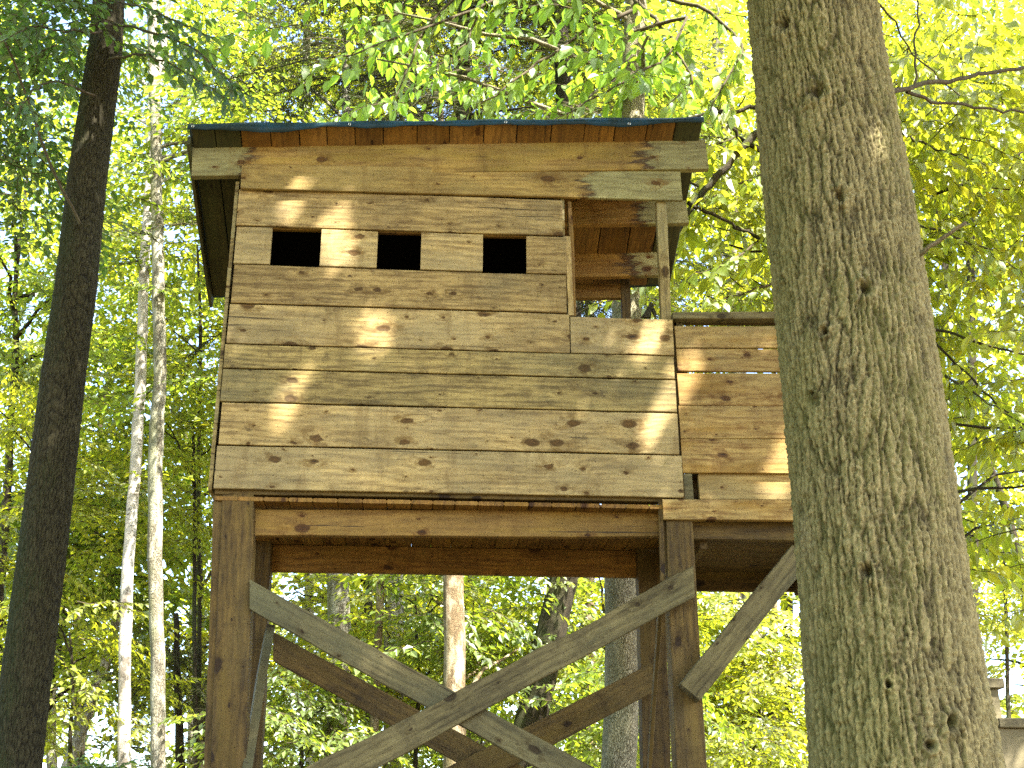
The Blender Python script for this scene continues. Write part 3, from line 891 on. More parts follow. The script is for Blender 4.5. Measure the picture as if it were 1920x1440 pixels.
# tarp over the roof, folded down over the front edge
k = NT('blue_tarp')
tc = k.n('ShaderNodeTexCoord'); n1 = k.noise(tc.outputs['Object'], 5.0, 4.0); n2 = k.noise(tc.outputs['Object'], 40.0, 3.0)
col = k.mix(k.ramp(n1, 0.35, 0.65), (0.003, 0.028, 0.048), (0.003, 0.012, 0.013))
sp_ = k.n('ShaderNodeSeparateXYZ'); k.l(tc.outputs['Object'], sp_.inputs[0])
col = k.mix(k.ramp(n2, 0.5, 0.8, 0, 0.5), col, (0.02, 0.03, 0.02))
k.bsdf(col, 0.55, k.bump(n2, 0.3, 0.002), 0.2)
TARP = k.m
nx_ = 160
xx = np.linspace(x_l - 0.012, x_r + 0.004, nx_)
sag = 0.001 + 0.017 * np.clip(np.sin((xx - xx[0]) * 2.9 + 0.3), 0, 1) ** 2 + 0.003 * np.sin(xx * 11) + 0.0015 * np.sin(xx * 41)
sag *= np.clip((xx[-1] - xx) / 0.6, 0.15, 1)
prof = []
for j, (yy, zo) in enumerate([(YB_ + 0.04, 0.030), (0.7, 0.034), (0.3, 0.036), (0.0, 0.035), (YF + 0.03, 0.034), (YF - 0.012, 0.030), (YF - 0.022, 0.012), (YF - 0.022, -0.012)]):
    zz = np.array([roof_z(x_, max(yy, YF)) for x_ in xx]) + zo + 0.004 * np.sin(xx * 9 + j)
    if j >= 6:
        zz = zz - sag * (0.5 if j == 6 else 1.3)
    prof.append(np.stack([xx, np.full(nx_, yy) + (0.006 * np.sin(xx * 13) if j >= 6 else 0), zz], 1))
TV = np.concatenate(prof); ii = np.arange(len(prof) - 1)[:, None] * nx_; jj = np.arange(nx_ - 1)[None]
TF = np.stack([(ii + jj).ravel(), (ii + jj + 1).ravel(), (ii + nx_ + jj + 1).ravel(), (ii + nx_ + jj).ravel()], 1)
tarp = add_obj('tarp', np_mesh('tarp', TV, TF, [TARP], smooth=True), hut); tarp.location = -Vector(hut.location)
so = tarp.modifiers.new('thick', 'SOLIDIFY'); so.thickness = 0.002
k = NT('grommet_metal'); b_ = k.bsdf((0.55, 0.55, 0.5), 0.4); b_.inputs['Metallic'].default_value = 0.9
GROM = k.m
for gx in (361, 655, 948, 1180):
    c = on_y(gx, 242, YF - 0.027)
    i_ = int(np.argmin(abs(xx - c[0])))
    c[2] = prof[-1][i_][2] + 0.014
    th = np.linspace(0, 2 * np.pi, 17)
    q = np.stack([c[0] + 0.007 * np.cos(th), np.full(17, c[1] - 0.002), c[2] + 0.007 * np.sin(th)], 1)
    V, F = tube(q, np.full(17, 0.002), 6, False)
    og = add_obj('grommet', np_mesh('grommet', V, F, [GROM], smooth=True), tarp)

# left verge strip of the roof: dark batten along the rake
lumber('verge_board', (x_l - 0.012, YF + 0.05, roof_z(x_l, YF + 0.05) - 0.02), (x_l - 0.012, YB_ + 0.03, roof_z(x_l, YB_ + 0.03) - 0.02), 0.085, 0.02, (0, 0, 1), EAVEW, hut, wob=0.004)

# ------------------------------------------------------------------ floor, joists
YJ1, YJ2 = 0.12, 0.93
ZJ = WZ(860, 956, YJ1)                           # underside of the floor boards
xa = WX(403, 940, 0.05)
xend = WX(1283, 940, 0.05)
x_ = xa
nfl = 0
while x_ < xend:
    w_ = rng.uniform(0.118, 0.14)
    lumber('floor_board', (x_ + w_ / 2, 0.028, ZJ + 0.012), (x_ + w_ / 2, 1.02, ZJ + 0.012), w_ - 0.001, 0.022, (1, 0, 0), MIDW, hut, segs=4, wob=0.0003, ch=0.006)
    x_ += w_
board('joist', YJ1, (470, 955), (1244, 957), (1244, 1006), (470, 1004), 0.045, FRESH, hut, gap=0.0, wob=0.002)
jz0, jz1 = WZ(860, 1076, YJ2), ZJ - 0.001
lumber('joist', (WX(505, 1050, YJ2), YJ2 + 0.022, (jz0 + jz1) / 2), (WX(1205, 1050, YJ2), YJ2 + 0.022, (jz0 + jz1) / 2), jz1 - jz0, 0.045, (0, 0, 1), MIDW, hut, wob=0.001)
# lower sill piece under the siding
board('sill', 0.03, (403, 915), (1284, 931), (1284, 941), (403, 926), 0.07, DARKW, hut, gap=0.0)

# posts: front left (irregular, two laminations), front right, back left, back right
def upright(name, Y, tx, ty, tw, bx, by, bw, t, mat, topz=None, **kw):
    """post down to the ground; widths in survey px"""
    top = on_y(tx, ty, Y); bot = on_y(bx, by, Y)
    w1 = tw * depth(top) / FPX; w0 = bw * depth(bot) / FPX
    d = (bot - top) / (top[2] - bot[2])
    foot = bot + d * (bot[2] + 0.1)
    wf = max(0.06, w0 + (w0 - w1) * (bot[2] / (top[2] - bot[2])) * 0.3)
    if topz is not None:
        top = top - d * (topz - top[2])
    return lumber(name, foot + np.array([0, t / 2, 0]), top + np.array([0, t / 2, 0]), wf, t, (1, 0, 0), mat, hut, w1=w1, segs=26, wob=0.003, **kw)
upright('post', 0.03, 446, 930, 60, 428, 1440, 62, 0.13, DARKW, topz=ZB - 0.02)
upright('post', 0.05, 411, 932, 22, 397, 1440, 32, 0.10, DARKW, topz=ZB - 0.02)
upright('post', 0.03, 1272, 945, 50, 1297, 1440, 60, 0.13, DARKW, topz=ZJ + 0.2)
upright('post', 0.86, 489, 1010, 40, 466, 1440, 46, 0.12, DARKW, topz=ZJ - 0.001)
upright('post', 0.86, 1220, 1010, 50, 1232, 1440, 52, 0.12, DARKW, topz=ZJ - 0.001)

# ------------------------------------------------------------------ braces
def brace(Y, TL, TR, BR, BL, t, mat, **kw):
    tl, tr, br, bl = [on_y(*q, Y) for q in (TL, TR, BR, BL)]
    a = (tl + bl) / 2; b = (tr + br) / 2
    X = (b - a) / np.linalg.norm(b - a)
    def wd(p, q):
        v = p - q; return np.linalg.norm(v - X * np.dot(v, X))
    w0, w1 = wd(tl, bl), wd(tr, br)
    s0 = float(np.dot(tl - bl, X)) / 2; s1 = float(np.dot(tr - br, X)) / 2
    return lumber('brace', a + np.array([0, t / 2, 0]), b + np.array([0, t / 2, 0]), w0, t, (0, 0, 1), mat, hut, w1=w1, skew0=s0, skew1=s1, **kw)
# front cross, outer board with a waney upper edge: ends run on below the frame
brace(-0.055, (440, 1512), (1300, 1064), (1303, 1120), (500, 1548), 0.04, GREYW, wob=0.005, wane=0.004, segs=40)
brace(-0.014, (468, 1087), (1255, 1516), (1215, 1555), (468, 1142), 0.038, GREYW, wob=0.003, segs=40)
# back cross
brace(0.83, (512, 1184), (1150, 1530), (1110, 1570), (512, 1238), 0.028, DARKW, wob=0.003)
brace(0.80, (560, 1580), (1222, 1243), (1224, 1300), (600, 1620), 0.028, DARKW, wob=0.003)
# strut under the deck
a = (on_y(1289, 1301, 0.0)); b = (on_y(1497, 1042, 0.0))
lumber('brace', a + np.array([0.0, -0.02, 0.0]), b + np.array([0.0, -0.02, 0.0]), 0.125, 0.10, (-0.7, 0.0, 0.7), GREYW, hut, wob=0.003)
# side braces seen edge on
a = on_y(463, 1440, 0.06); b = on_y(505, 1183, 0.80)
d = (a - b); a2 = a + d * 0.6
lumber('brace', a2, b, 0.095, 0.048, (0.25, -0.5, 1), GREYW, hut, wob=0.002)
a = on_y(1218, 1440, 0.80); b = on_y(1240, 1100, 0.20)
lumber('brace', a + (a - b) * 0.4, b, 0.09, 0.022, (0.1, 0.5, 1), DARKW, hut, wob=0.002)
post_px('filler_strip', 0.03, (1239, 935), (1243, 1090), 9, 0.02, DARKW, hut)

# ------------------------------------------------------------------ deck and railing
rails = [
    (0.02, (1265, 611), (1600, 611), (1600, 652), (1268, 652), 0.024, 0.0008, RAILW),
    (0.02, (1268, 653), (1600, 655), (1600, 697), (1271, 696), 0.024, 0.0010, RAILW),
    (0.02, (1271, 700), (1600, 699), (1600, 761), (1273, 760), 0.024, 0.0010, RAILW),
    (0.02, (1273, 760), (1600, 761), (1600, 823), (1276, 822), 0.024, 0.0010, RAILW),
    (0.02, (1276, 822), (1600, 824), (1600, 889), (1281, 886), 0.024, 0.0010, RAILW),
    (0.045, (1310, 880), (1600, 882), (1600, 938), (1311, 936), 0.03, 0.001, RAILW),
    (0.005, (1243, 936), (1600, 938), (1600, 976), (1244, 974), 0.045, 0.0, RAILW),
]
deck = frame_part('deck_railing', [((WX(1290, 700, 0.06), 0.068, WZ(1290, 890, 0.06)), (WX(1275, 700, 0.06), 0.068, WZ(1275, 592, 0.06)), 0.05, 0.036, (1, 0, 0)),
                                   ((WX(1590, 700, 0.06), 0.068, WZ(1590, 1000, 0.06)), (WX(1590, 700, 0.06), 0.068, WZ(1590, 592, 0.06)), 0.07, 0.036, (1, 0, 0))], GREYW)
for Y, tl, tr, br, bl, t, gp, mt in rails:
    board('rail_plank', Y, tl, tr, br, bl, t, mt, deck, gap=gp, wob=0.0012)
board('top_rail', -0.01, (1262, 585), (1600, 583), (1600, 597), (1262, 597), 0.09, GREYW, deck, gap=0.0)
board('rail_plank', 0.06, (1272, 597), (1600, 598), (1600, 609), (1272, 608), 0.02, DARKW, deck, gap=0.0)  # dark board added as the shaded gap below the top rail
board('cleat', 0.03, (1282, 888), (1299, 888), (1299, 936), (1284, 936), 0.03, GREYW, deck, gap=0.0, segs=2)
board('cleat', 0.16, (1290, 880), (1330, 880), (1330, 945), (1290, 945), 0.02, DARKW, deck, gap=0.0, segs=2)
# deck joists and boards
ZD = WZ(1400, 978, 0.09)
board('joist', 0.09, (1298, 978), (1590, 980), (1590, 1014), (1298, 1011), 0.045, DARKW, hut, gap=0.0)
board('joist', 1.28, (1250, 1050), (1498, 1052), (1498, 1108), (1250, 1105), 0.045, DARKW, hut, gap=0.0)
xq = WX(1500, 1000, 0.6)
for xj in (WX(1300, 1000, 0.3) + 0.02, WX(1497, 1060, 1.2)):
    lumber('joist', (xj, 0.14, ZD - 0.075), (xj, 1.27, ZD - 0.075), 0.14, 0.04, (0, 0, 1), DARKW, hut)
x_ = xend + 0.004
x_far = WX(1590, 700, 0.06)
y_ = 0.09
while y_ < 1.33:
    lumber('deck_board', (xend + 0.01, y_ + 0.065, ZD + 0.014), (x_far if y_ < 0.5 else WX(1520, 1060, 1.2), y_ + 0.065, ZD + 0.014), 0.128, 0.024, (0, 1, 0), DARKW, hut, segs=4)
    y_ += 0.132
# board standing at the back right of the deck
for q in range(5):
    board('rail_plank', 1.34, (1300, 1050 - 60 * (q + 1) + 30), (1400, 1050 - 60 * (q + 1) + 30), (1400, 1050 - 60 * q + 28), (1300, 1050 - 60 * q + 28), 0.02, DARKW, hut, gap=0.002, segs=3) if q < 0 else None

# ------------------------------------------------------------------ carved bark trunks
def cells(u, v, ncell, seed, vm=0.8, width=0.25):
    iu = np.floor(u).astype(np.int64); iv = np.floor(v).astype(np.int64)
    f1 = np.full(u.shape, 9.0); f2 = np.full(u.shape, 9.0); cid = np.zeros(u.shape)
    for du in (-1, 0, 1):
        for dv in (-1, 0, 1):
            cu, cv = iu + du, iv + dv
            w = cu % ncell
            jx = hsh(w, cv, seed) * 0.9 + 0.05; jy = hsh(w, cv, seed + 7) * 0.9 + 0.05
            d = np.sqrt((cu + jx - u) ** 2 + ((cv + jy - v) * vm) ** 2)
            c = hsh(w, cv, seed + 13)
            n1 = d < f1
            f2 = np.where(n1, f1, np.minimum(f2, d)); cid = np.where(n1, c, cid); f1 = np.where(n1, d, f1)
    e = np.clip((f2 - f1) / width, 0, 1)
    return e, cid

def bark_relief(th, z, ncell, cell_h, seed, warp=1.0):
    """furrowed bark: long wandering furrows, plates broken across; 0 in furrows, 1 on plates"""
    t1 = th / (2 * np.pi)
    wx = warp * (2.4 * vnoise(t1 * 10, z * 1.3, seed + 1, 10) + 0.55 * vnoise(t1 * 32, z * 5.0, seed + 2, 32) + 0.3 * vnoise(t1 * ncell * 2, z * 34.0, seed + 3, ncell * 2))
    wz = 1.2 * vnoise(t1 * 24, z * 8, seed + 4, 24) + 0.5 * vnoise(t1 * ncell * 2, z * 30, seed + 5, ncell * 2)
    n2 = ncell * 2
    e1, c1 = cells(t1 * ncell + wx, z / (cell_h * 3.2) + wz * 0.3, ncell, seed, 0.7, 0.30)
    e2, c2 = cells(t1 * n2 + wx * 2, z / cell_h + wz, n2, seed + 50, 0.9, 0.30)
    fr = 0.5 + vnoise(t1 * ncell * 6, z / cell_h * 8, seed + 8, ncell * 6)
    h = 0.50 * e1 ** 0.6 + 0.28 * e2 ** 0.6 * (0.4 + 0.6 * c2) + 0.34 * (fr - 0.25)
    return np.clip(h * (0.82 + 0.18 * c1), 0, 1), c1

def carved_trunk(name, marks, Y, ztop, mat, parent_label, obj_name, ncell, cell_h, depth_m, rows, cols, zvis, knots=(), cat='tree', ridge_amt=0.012):
    P, R = trunk_path(marks, Y, ztop)
    t = thing(obj_name, parent_label, cat, (P[0][0], P[0][1], 0))
    # dense rows where the trunk can be seen, coarse elsewhere
    z0, z1 = zvis
    zs = np.concatenate([np.linspace(P[0][2], z0, 20, endpoint=False), np.linspace(z0, z1, rows, endpoint=False), np.linspace(z1, P[-1][2], 30)])
    C = np.stack([np.interp(zs, P[:, 2], P[:, 0]), np.interp(zs, P[:, 2], P[:, 1]), zs], 1)
    Rr = np.interp(zs, P[:, 2], R)
    th = np.linspace(0, 2 * np.pi, cols, endpoint=False)
    TH, ZZ = np.meshgrid(th, zs)
    rel, cid = bark_relief(TH, ZZ, ncell, cell_h, 5 + len(obj_name))
    lump = vnoise(TH / (2 * np.pi) * 6, ZZ * 1.1, 41, 6)
    fine = vnoise(TH / (2 * np.pi) * ncell * 3, ZZ / cell_h * 5, 43, ncell * 3)
    h = rel
    disp = (h - 0.6) * depth_m + lump * ridge_amt + fine * depth_m * 0.22
    for (kx, ky, kr) in knots:
        kp = on_y(kx, ky, Y)
        zz = kp[2]; rad_ = np.interp(zz, P[:, 2], R)
        cx = np.interp(zz, P[:, 2], P[:, 0]); cy = np.interp(zz, P[:, 2], P[:, 1])
        d = ray(kx, ky)                        # hit the cylinder
        ox, oy = CAM[0] - cx, CAM[1] - cy
        A_ = d[0] ** 2 + d[1] ** 2; B_ = 2 * (ox * d[0] + oy * d[1]); C_ = ox ** 2 + oy ** 2 - rad_ ** 2
        disc = B_ * B_ - 4 * A_ * C_
        if disc < 0: continue
        tt = (-B_ - math.sqrt(disc)) / (2 * A_)
        hp = CAM + d * tt
        ang = math.atan2(hp[1] - cy, hp[0] - cx) % (2 * math.pi); zz = hp[2]
        dth = (TH - ang + np.pi) % (2 * np.pi) - np.pi
        dd = np.sqrt((dth * rad_) ** 2 + ((ZZ - zz) * 0.9) ** 2)
        nz = 1 + 0.5 * vnoise(TH * 30, ZZ * 30, 5)
        dd = dd * nz
        collar = np.exp(-((dd - kr * 1.9) / (kr * 0.8)) ** 2)
        pit = np.exp(-(dd / (kr * 0.75)) ** 2)
        disp += 0.014 * collar - 0.045 * pit
        h = h * (1 - 0.95 * pit)
    RR = Rr[:, None] + disp
    V = np.stack([C[:, 0][:, None] + RR * np.cos(TH), C[:, 1][:, None] + RR * np.sin(TH), ZZ + 0 * RR], -1).reshape(-1, 3)
    m_ = len(zs)
    i = np.arange(m_ - 1)[:, None] * cols; j = np.arange(cols)[None, :]; j2 = (j + 1) % cols
    F = np.stack([(i + j).ravel(), (i + j2).ravel(), (i + cols + j2).ravel(), (i + cols + j).ravel()], 1)
    o = add_obj('trunk', np_mesh('trunk', V, F, [mat], attrs={'h': ('POINT', h.ravel())}, smooth=True), t)
    o.location = -Vector(t.location)
    return t, P, R

def stick(name, marks, parent, mat, rpx0, rpx1, Y0, Y1, n=14, wig=0.01, segs=8):
    """branch through survey marks; its distance runs from Y0 to Y1"""
    k_ = len(marks)
    P = np.array([on_y(px, py, Y0 + (Y1 - Y0) * i / max(1, k_ - 1)) for i, (px, py) in enumerate(marks)])
    dpt = depth(P.mean(0))
    R = np.linspace(rpx0, rpx1, k_) * dpt / FPX
    P, R = resample(P, R, n)
    P[1:-1] += rng.normal(0, wig, (n - 2, 3))
    V, F = tube(P, R, segs)
    o = add_obj(name, np_mesh(name, V, F, [mat], smooth=True), parent)
    if parent is not None:
        o.location = -Vector(parent.location)
    return P

big_marks = [(1522, 0, 232), (1541, 150, 246), (1555, 250, 256), (1577, 417, 272), (1600, 600, 280), (1634, 900, 296), (1658, 1125, 314), (1677, 1290, 330), (1697, 1440, 352)]
big_knots = [(1470, 45, 0.032), (1530, 172, 0.028), (1572, 368, 0.022), (1622, 541, 0.022), (1545, 622, 0.013), (1468, 520, 0.009), (1626, 1071, 0.02), (1783, 1357, 0.018), (1745, 1397, 0.014), (1524, 738, 0.007), (1665, 1284, 0.010)]
bigtree, BP, BR_ = carved_trunk('trunk', big_marks, -1.6, 12.0, BIGBARK, 'thick furrowed mossy trunk standing in front of the right end of the railing', 'pine_tree', 64, 0.085, 0.034, 980, 420, (1.75, 6.2), big_knots)
left_marks = [(242, -420, 40), (222, -220, 47), (208, -60, 54), (198, 90, 60), (163, 340, 70), (143, 535, 76), (120, 700, 80), (84, 1000, 86), (46, 1291, 92), (28, 1440, 96)]
lefttree, LP, LR = carved_trunk('trunk', left_marks, 1.4, 11.0, SCALEBARK, 'dark scaly trunk leaning right at the left edge of the photo', 'cherry_tree', 42, 0.026, 0.016, 620, 240, (2.0, 9.0), (), ridge_amt=0.006)

# dead sticks and limbs on the big trunk
stick('dead_branch', [(1700, 489), (1730, 472), (1770, 444), (1812, 417)], bigtree, DEADWOOD, 5.5, 3.5, -1.75, -1.9, 12, 0.003)
stick('limb', [(1672, 172), (1720, 160), (1800, 146), (1860, 137), (1945, 124)], bigtree, TWIG, 5, 3.5, -1.6, -1.2, 16, 0.006)
stick('limb', [(1700, 172), (1740, 190), (1800, 196), (1860, 204), (1950, 216)], bigtree, TWIG, 3.5, 2.0, -1.5, -1.2, 16, 0.006)
stick('limb', [(1714, 158), (1722, 90), (1720, 0), (1724, -40)], bigtree, TWIG, 2.2, 1.5, -1.5, -1.4, 12, 0.006)
stick('limb', [(1640, 0), (1680, 50), (1720, 110), (1800, 180)], bigtree, TWIG, 2.2, 1.2, -1.6, -1.0, 12, 0.006)

# crown of the big tree, unseen above the hut: spread towards the sun to shade it
S_ = np.array(SUN_DIR)
def shade_cloud(n, zc, dz, rx, ry, cx=None, cy=None):
    c = np.array([0.35, 0.4, 4.6]) + S_ * ((zc - 4.6) / S_[2])
    cx = c[0] if cx is None else cx; cy = c[1] if cy is None else cy
    a = rng.uniform(0, 2 * np.pi, n); r = np.sqrt(rng.uniform(0, 1, n))
    return np.stack([cx + rx * r * np.cos(a), cy + ry * r * np.sin(a), zc + rng.uniform(-dz, dz, n)], 1)
pos = np.concatenate([shade_cloud(640, 10.6, 1.4, 4.3, 4.0), shade_cloud(1300, 12.0, 1.5, 8.5, 8.0)])
q0 = pos - S_ * ((pos[:, 2] - 6.5) / S_[2])[:, None]
pos = pos[(pos[:, 1] < 4.5) & ~((q0[:, 1] > 0.7) & (q0[:, 0] > -2.2) & (rng.uniform(0, 1, len(pos)) < 0.93))]  # thinned so that sun reaches the boughs behind the roof
# gaps cut along the sun's rays to put light patches on boards and trunk
holes = [(1040, 360, 0.07), (1203, 825, 0.045), (1212, 640, 0.035), (625, 420, 0.035), (640, 465, 0.025), (1004, 735, 0.045), (548, 740, 0.035), (1255, 745, 0.025), (1010, 400, 0.045),
         (1290, 690, 0.045), (1480, 850, 0.06), (545, 385, 0.03), (700, 640, 0.035), (1648, 262, 0.022)]
V, F, mi, ti = stamp(SPR_M, pos, rng.uniform(0, 2 * np.pi, len(pos)), rng.uniform(-0.25, 0.45, len(pos)), rng.normal(0, 0.25, len(pos)), rng.uniform(1.1, 1.7, len(pos)))
cen = V[F].mean(1)
keep = np.ones(len(F), bool)
for hx, hy, hr in holes:
    h0 = on_y(hx, hy, 0.0) if hx < 1495 else on_y(hx, hy, -1.9)
    w = cen - h0
    al = w @ S_
    dist = np.linalg.norm(w - al[:, None] * S_, axis=1)
    keep &= dist > hr + 0.055
F = F[keep]; mi = mi[keep]; ti = ti[keep]
oc = add_obj('crown', np_mesh('crown', V, F, [LEAF, TWIG], mi, {'tint': ('FACE', ti)}), bigtree)
oc.location = -Vector(bigtree.location)
for i in range(9):
    tip = pos[rng.integers(0, len(pos))]
    limbs_to(bigtree, BP, BR_, [tip], BROWNBARK, r0=0.06)

# ------------------------------------------------------------------ single leaves on near branches
def single_leaf_meshes(mat, n=6, L=1.0, asp=0.5):
    out = []
    r = np.random.default_rng(5)
    for i in range(n):
        m_ = 7
        s = np.linspace(0, 1, m_)
        w = asp * 0.5 * np.sin(np.pi * s ** 0.8) ** 0.9 * (1 - 0.12 * s) * r.uniform(0.85, 1.15)
        w[0] = 0.01; w[-1] = 0.0
        curl = -r.uniform(0.1, 0.35) * s ** 2; side = r.uniform(-0.1, 0.1) * s ** 2
        fold = r.uniform(0.15, 0.5)
        V = []
        for q in range(m_):
            V += [(s[q], side[q] - w[q], curl[q] + fold * w[q]), (s[q], side[q], curl[q]), (s[q], side[q] + w[q], curl[q] + fold * w[q])]
        F = []
        for q in range(m_ - 1):
            F += [(3 * q, 3 * q + 1, 3 * q + 4, 3 * q + 3), (3 * q + 1, 3 * q + 2, 3 * q + 5, 3 * q + 4)]
        me = bpy.data.meshes.new('leaf'); me.from_pydata([tuple(np.array(v) * L) for v in V], [], F); me.materials.append(mat)
        me.polygons.foreach_set('use_smooth', [True] * len(F))
        out.append(me)
    return out

def leafy_branch(parent, marks, Y0, Y1, rpx, mat_tw, leaves, leafL, spacing, ntwig, twigL, budget, down=0.5, name='branch'):
    """a branch with alternate side twigs; every leaf an object of its own (sub-part)"""
    k_ = len(marks)
    P = np.array([on_y(px, py, Y0 + (Y1 - Y0) * i / max(1, k_ - 1)) for i, (px, py) in enumerate(marks)])
    dpt = depth(P.mean(0))
    R = np.linspace(rpx, 0.9, k_) * dpt / FPX
    P, R = resample(P, R, 16); P[1:] += rng.normal(0, 0.008, (15, 3))
    Vs, Fs = tube(P, R, 6)
    lines = [P[4:]]
    for i in range(ntwig):
        t0 = rng.integers(3, 15)
        T = P[min(t0 + 1, 15)] - P[t0 - 1]; T /= np.linalg.norm(T)
        sd = np.cross(T, [0, 0, 1.0]); sd /= np.linalg.norm(sd) + 1e-9
        d = T * 0.7 + sd * rng.choice([-1, 1]) * rng.uniform(0.4, 0.9) + np.array([0, 0, rng.uniform(-0.5, 0.15)])
        d /= np.linalg.norm(d); L = twigL * rng.uniform(0.5, 1.2)
        s = np.linspace(0, 1, 6)[:, None]
        q = P[t0] + d * L * s + np.array([0, 0, -0.25 * L]) * s ** 2
        v, f = tube(q, np.linspace(0.003, 0.0012, 6), 4)
        Fs = np.concatenate([Fs, f + len(Vs)]); Vs = np.concatenate([Vs, v])
        lines.append(q)
    ob = add_obj(name, np_mesh(name, Vs, Fs, [mat_tw], smooth=True), parent)
    ob.location = -Vector(parent.location)
    cnt = 0
    for ln in lines:
        cum = np.concatenate([[0], np.cumsum(np.linalg.norm(np.diff(ln, axis=0), axis=1))])
        nl = int(cum[-1] / spacing)
        for q in range(nl):
            if cnt >= budget: return cnt
            u = cum[-1] * (q + 1) / nl
            p = np.array([np.interp(u, cum, ln[:, c]) for c in range(3)])
            t = np.array([np.interp(min(u + 0.03, cum[-1]), cum, ln[:, c]) for c in range(3)]) - np.array([np.interp(u - 0.04, cum, ln[:, c]) for c in range(3)])
            t /= np.linalg.norm(t) + 1e-9
            sd = np.cross(t, [0, 0, 1.0]) * (1 if q % 2 else -1)
            x = t * rng.uniform(0.3, 0.9) + sd * rng.uniform(0.5, 1.0) + np.array([0, 0, -rng.uniform(0.0, 1.0) * down])
            x /= np.linalg.norm(x)
            z = np.array([0, 0, 1.0]) + rng.normal(size=3) * 0.35; z -= x * np.dot(x, z); z /= np.linalg.norm(z)
            y = np.cross(z, x)
            s_ = leafL * rng.uniform(0.65, 1.15)
            lo = bpy.data.objects.new('leaf', leaves[rng.integers(0, len(leaves))])
            COL.objects.link(lo); lo.parent = ob
            lo.matrix_basis = Matrix(((x[0] * s_, y[0] * s_, z[0] * s_, p[0]), (x[1] * s_, y[1] * s_, z[1] * s_, p[1]), (x[2] * s_, y[2] * s_, z[2] * s_, p[2]), (0, 0, 0, 1)))
            cnt += 1
    return cnt

lm = single_leaf_meshes(LEAF1); lmy = single_leaf_meshes(LEAF1Y, asp=0.6); lmd = single_leaf_meshes(LEAF1D, asp=0.55)

# ------------------------------------------------------------------ trees behind the hut
def W(px, py, Y):
    return on_y(px, py, Y)

def crown_at(px, py, Y, rpx, rpy, ry, n):
    """crown region: centre at a survey mark, radii from survey px"""
    c = W(px, py, Y); s = depth(c) / FPX
    return (c, (rpx * s, ry, rpy * s * 1.1), n)

trees_group = 'trees standing in the wood behind the hut'
# slim hornbeam whose boughs hang over the roof
hb, HP, HR = tree('hornbeam_tree', 'pale furrowed trunk behind the right rear post, leafy boughs over the roof',
    [(1192, 0, 40), (1184, 220, 44), (1176, 600, 54), (1166, 1060, 60), (1160, 1250, 62), (1160, 1440, 66)], 2.2, 11.0, PALEBARK,
    [crown_at(980, 60, 2.0, 460, 150, 0.9, 30)], SPR_L, LEAFN, n_limb=4, r_limb=0.025)
tot = 0
for mk, y0, y1, nt, bud in [
    ([(1185, -40), (960, -10), (800, 50), (690, 92), (575, 122)], 1.9, 0.9, 12, 62),
    ([(1185, 20), (1100, 60), (1000, 125), (930, 175), (860, 222)], 1.9, 1.2, 9, 46),
    ([(1188, 60), (1290, 30), (1250, 110), (1120, 180), (1020, 235)], 2.0, 1.3, 9, 40),
    ([(1190, -30), (900, -50), (790, 60), (760, 130), (735, 200)], 1.9, 1.0, 9, 46),
    ([(1190, -20), (1330, 20), (1400, 90), (1360, 160), (1330, 210)], 2.1, 1.6, 9, 44),
    ([(1185, -30), (1000, -30), (900, 20), (880, 70), (850, 110)], 1.9, 1.3, 8, 36),
    ([(1190, 0), (1250, 60), (1300, 150), (1250, 200)], 2.1, 1.5, 5, 26)]:
    tot += leafy_branch(hb, mk, y0, y1, 4.5, TWIG, lm, 0.145, 0.075, nt, 0.42, bud, 1.6)

# beech behind the big trunk: its boughs fill the gap between hut and trunk
be, EP, ER = tree('beech_tree', 'beech mostly hidden behind the thick furrowed trunk, dark boughs on both sides',
    [(1560, 0, 40), (1580, 300, 46), (1600, 700, 54), (1630, 1200, 60)], 2.6, 10.0, DARKBARK,
    [crown_at(1800, 350, 2.8, 220, 480, 1.2, 150), crown_at(1370, 420, 3.0, 130, 210, 0.7, 50), crown_at(1850, 900, 3.4, 140, 220, 1.0, 34)], SPR_L, LEAFY, n_limb=5, r_limb=0.02)
stick('limb', [(1440, 236), (1418, 252), (1370, 300), (1330, 350), (1290, 400), (1262, 450), (1235, 490)], be, DARKBARK, 8, 5, 2.0, 1.9, 22, 0.010)
stick('limb', [(1450, 190), (1400, 205), (1330, 212), (1290, 222)], be, DARKBARK, 5, 2.5, 2.0, 1.9, 14, 0.008)
stick('limb', [(1445, 290), (1420, 278), (1390, 262), (1365, 230), (1330, 190)], be, DARKBARK, 6, 2, 2.1, 1.9, 14, 0.008)
stick('limb', [(1290, 380), (1340, 402), (1380, 425), (1440, 455)], be, DARKBARK, 4, 2, 1.9, 2.2, 14, 0.008)
stick('limb', [(1375, 425), (1410, 440), (1460, 462)], be, DARKBARK, 4, 3, 2.2, 2.3, 10, 0.006)
stick('limb', [(1310, 350), (1280, 330), (1262, 318)], be, DARKBARK, 3, 1.5, 1.9, 1.8, 8, 0.006)
stick('limb', [(1740, 614), (1780, 622), (1840, 645), (1925, 665)], be, DARKBARK, 3.2, 2, 2.6, 2.6, 12, 0.006)
stick('limb', [(1750, 640), (1800, 690), (1850, 740), (1925, 800)], be, DARKBARK, 2.6, 1.6, 2.6, 2.6, 12, 0.006)
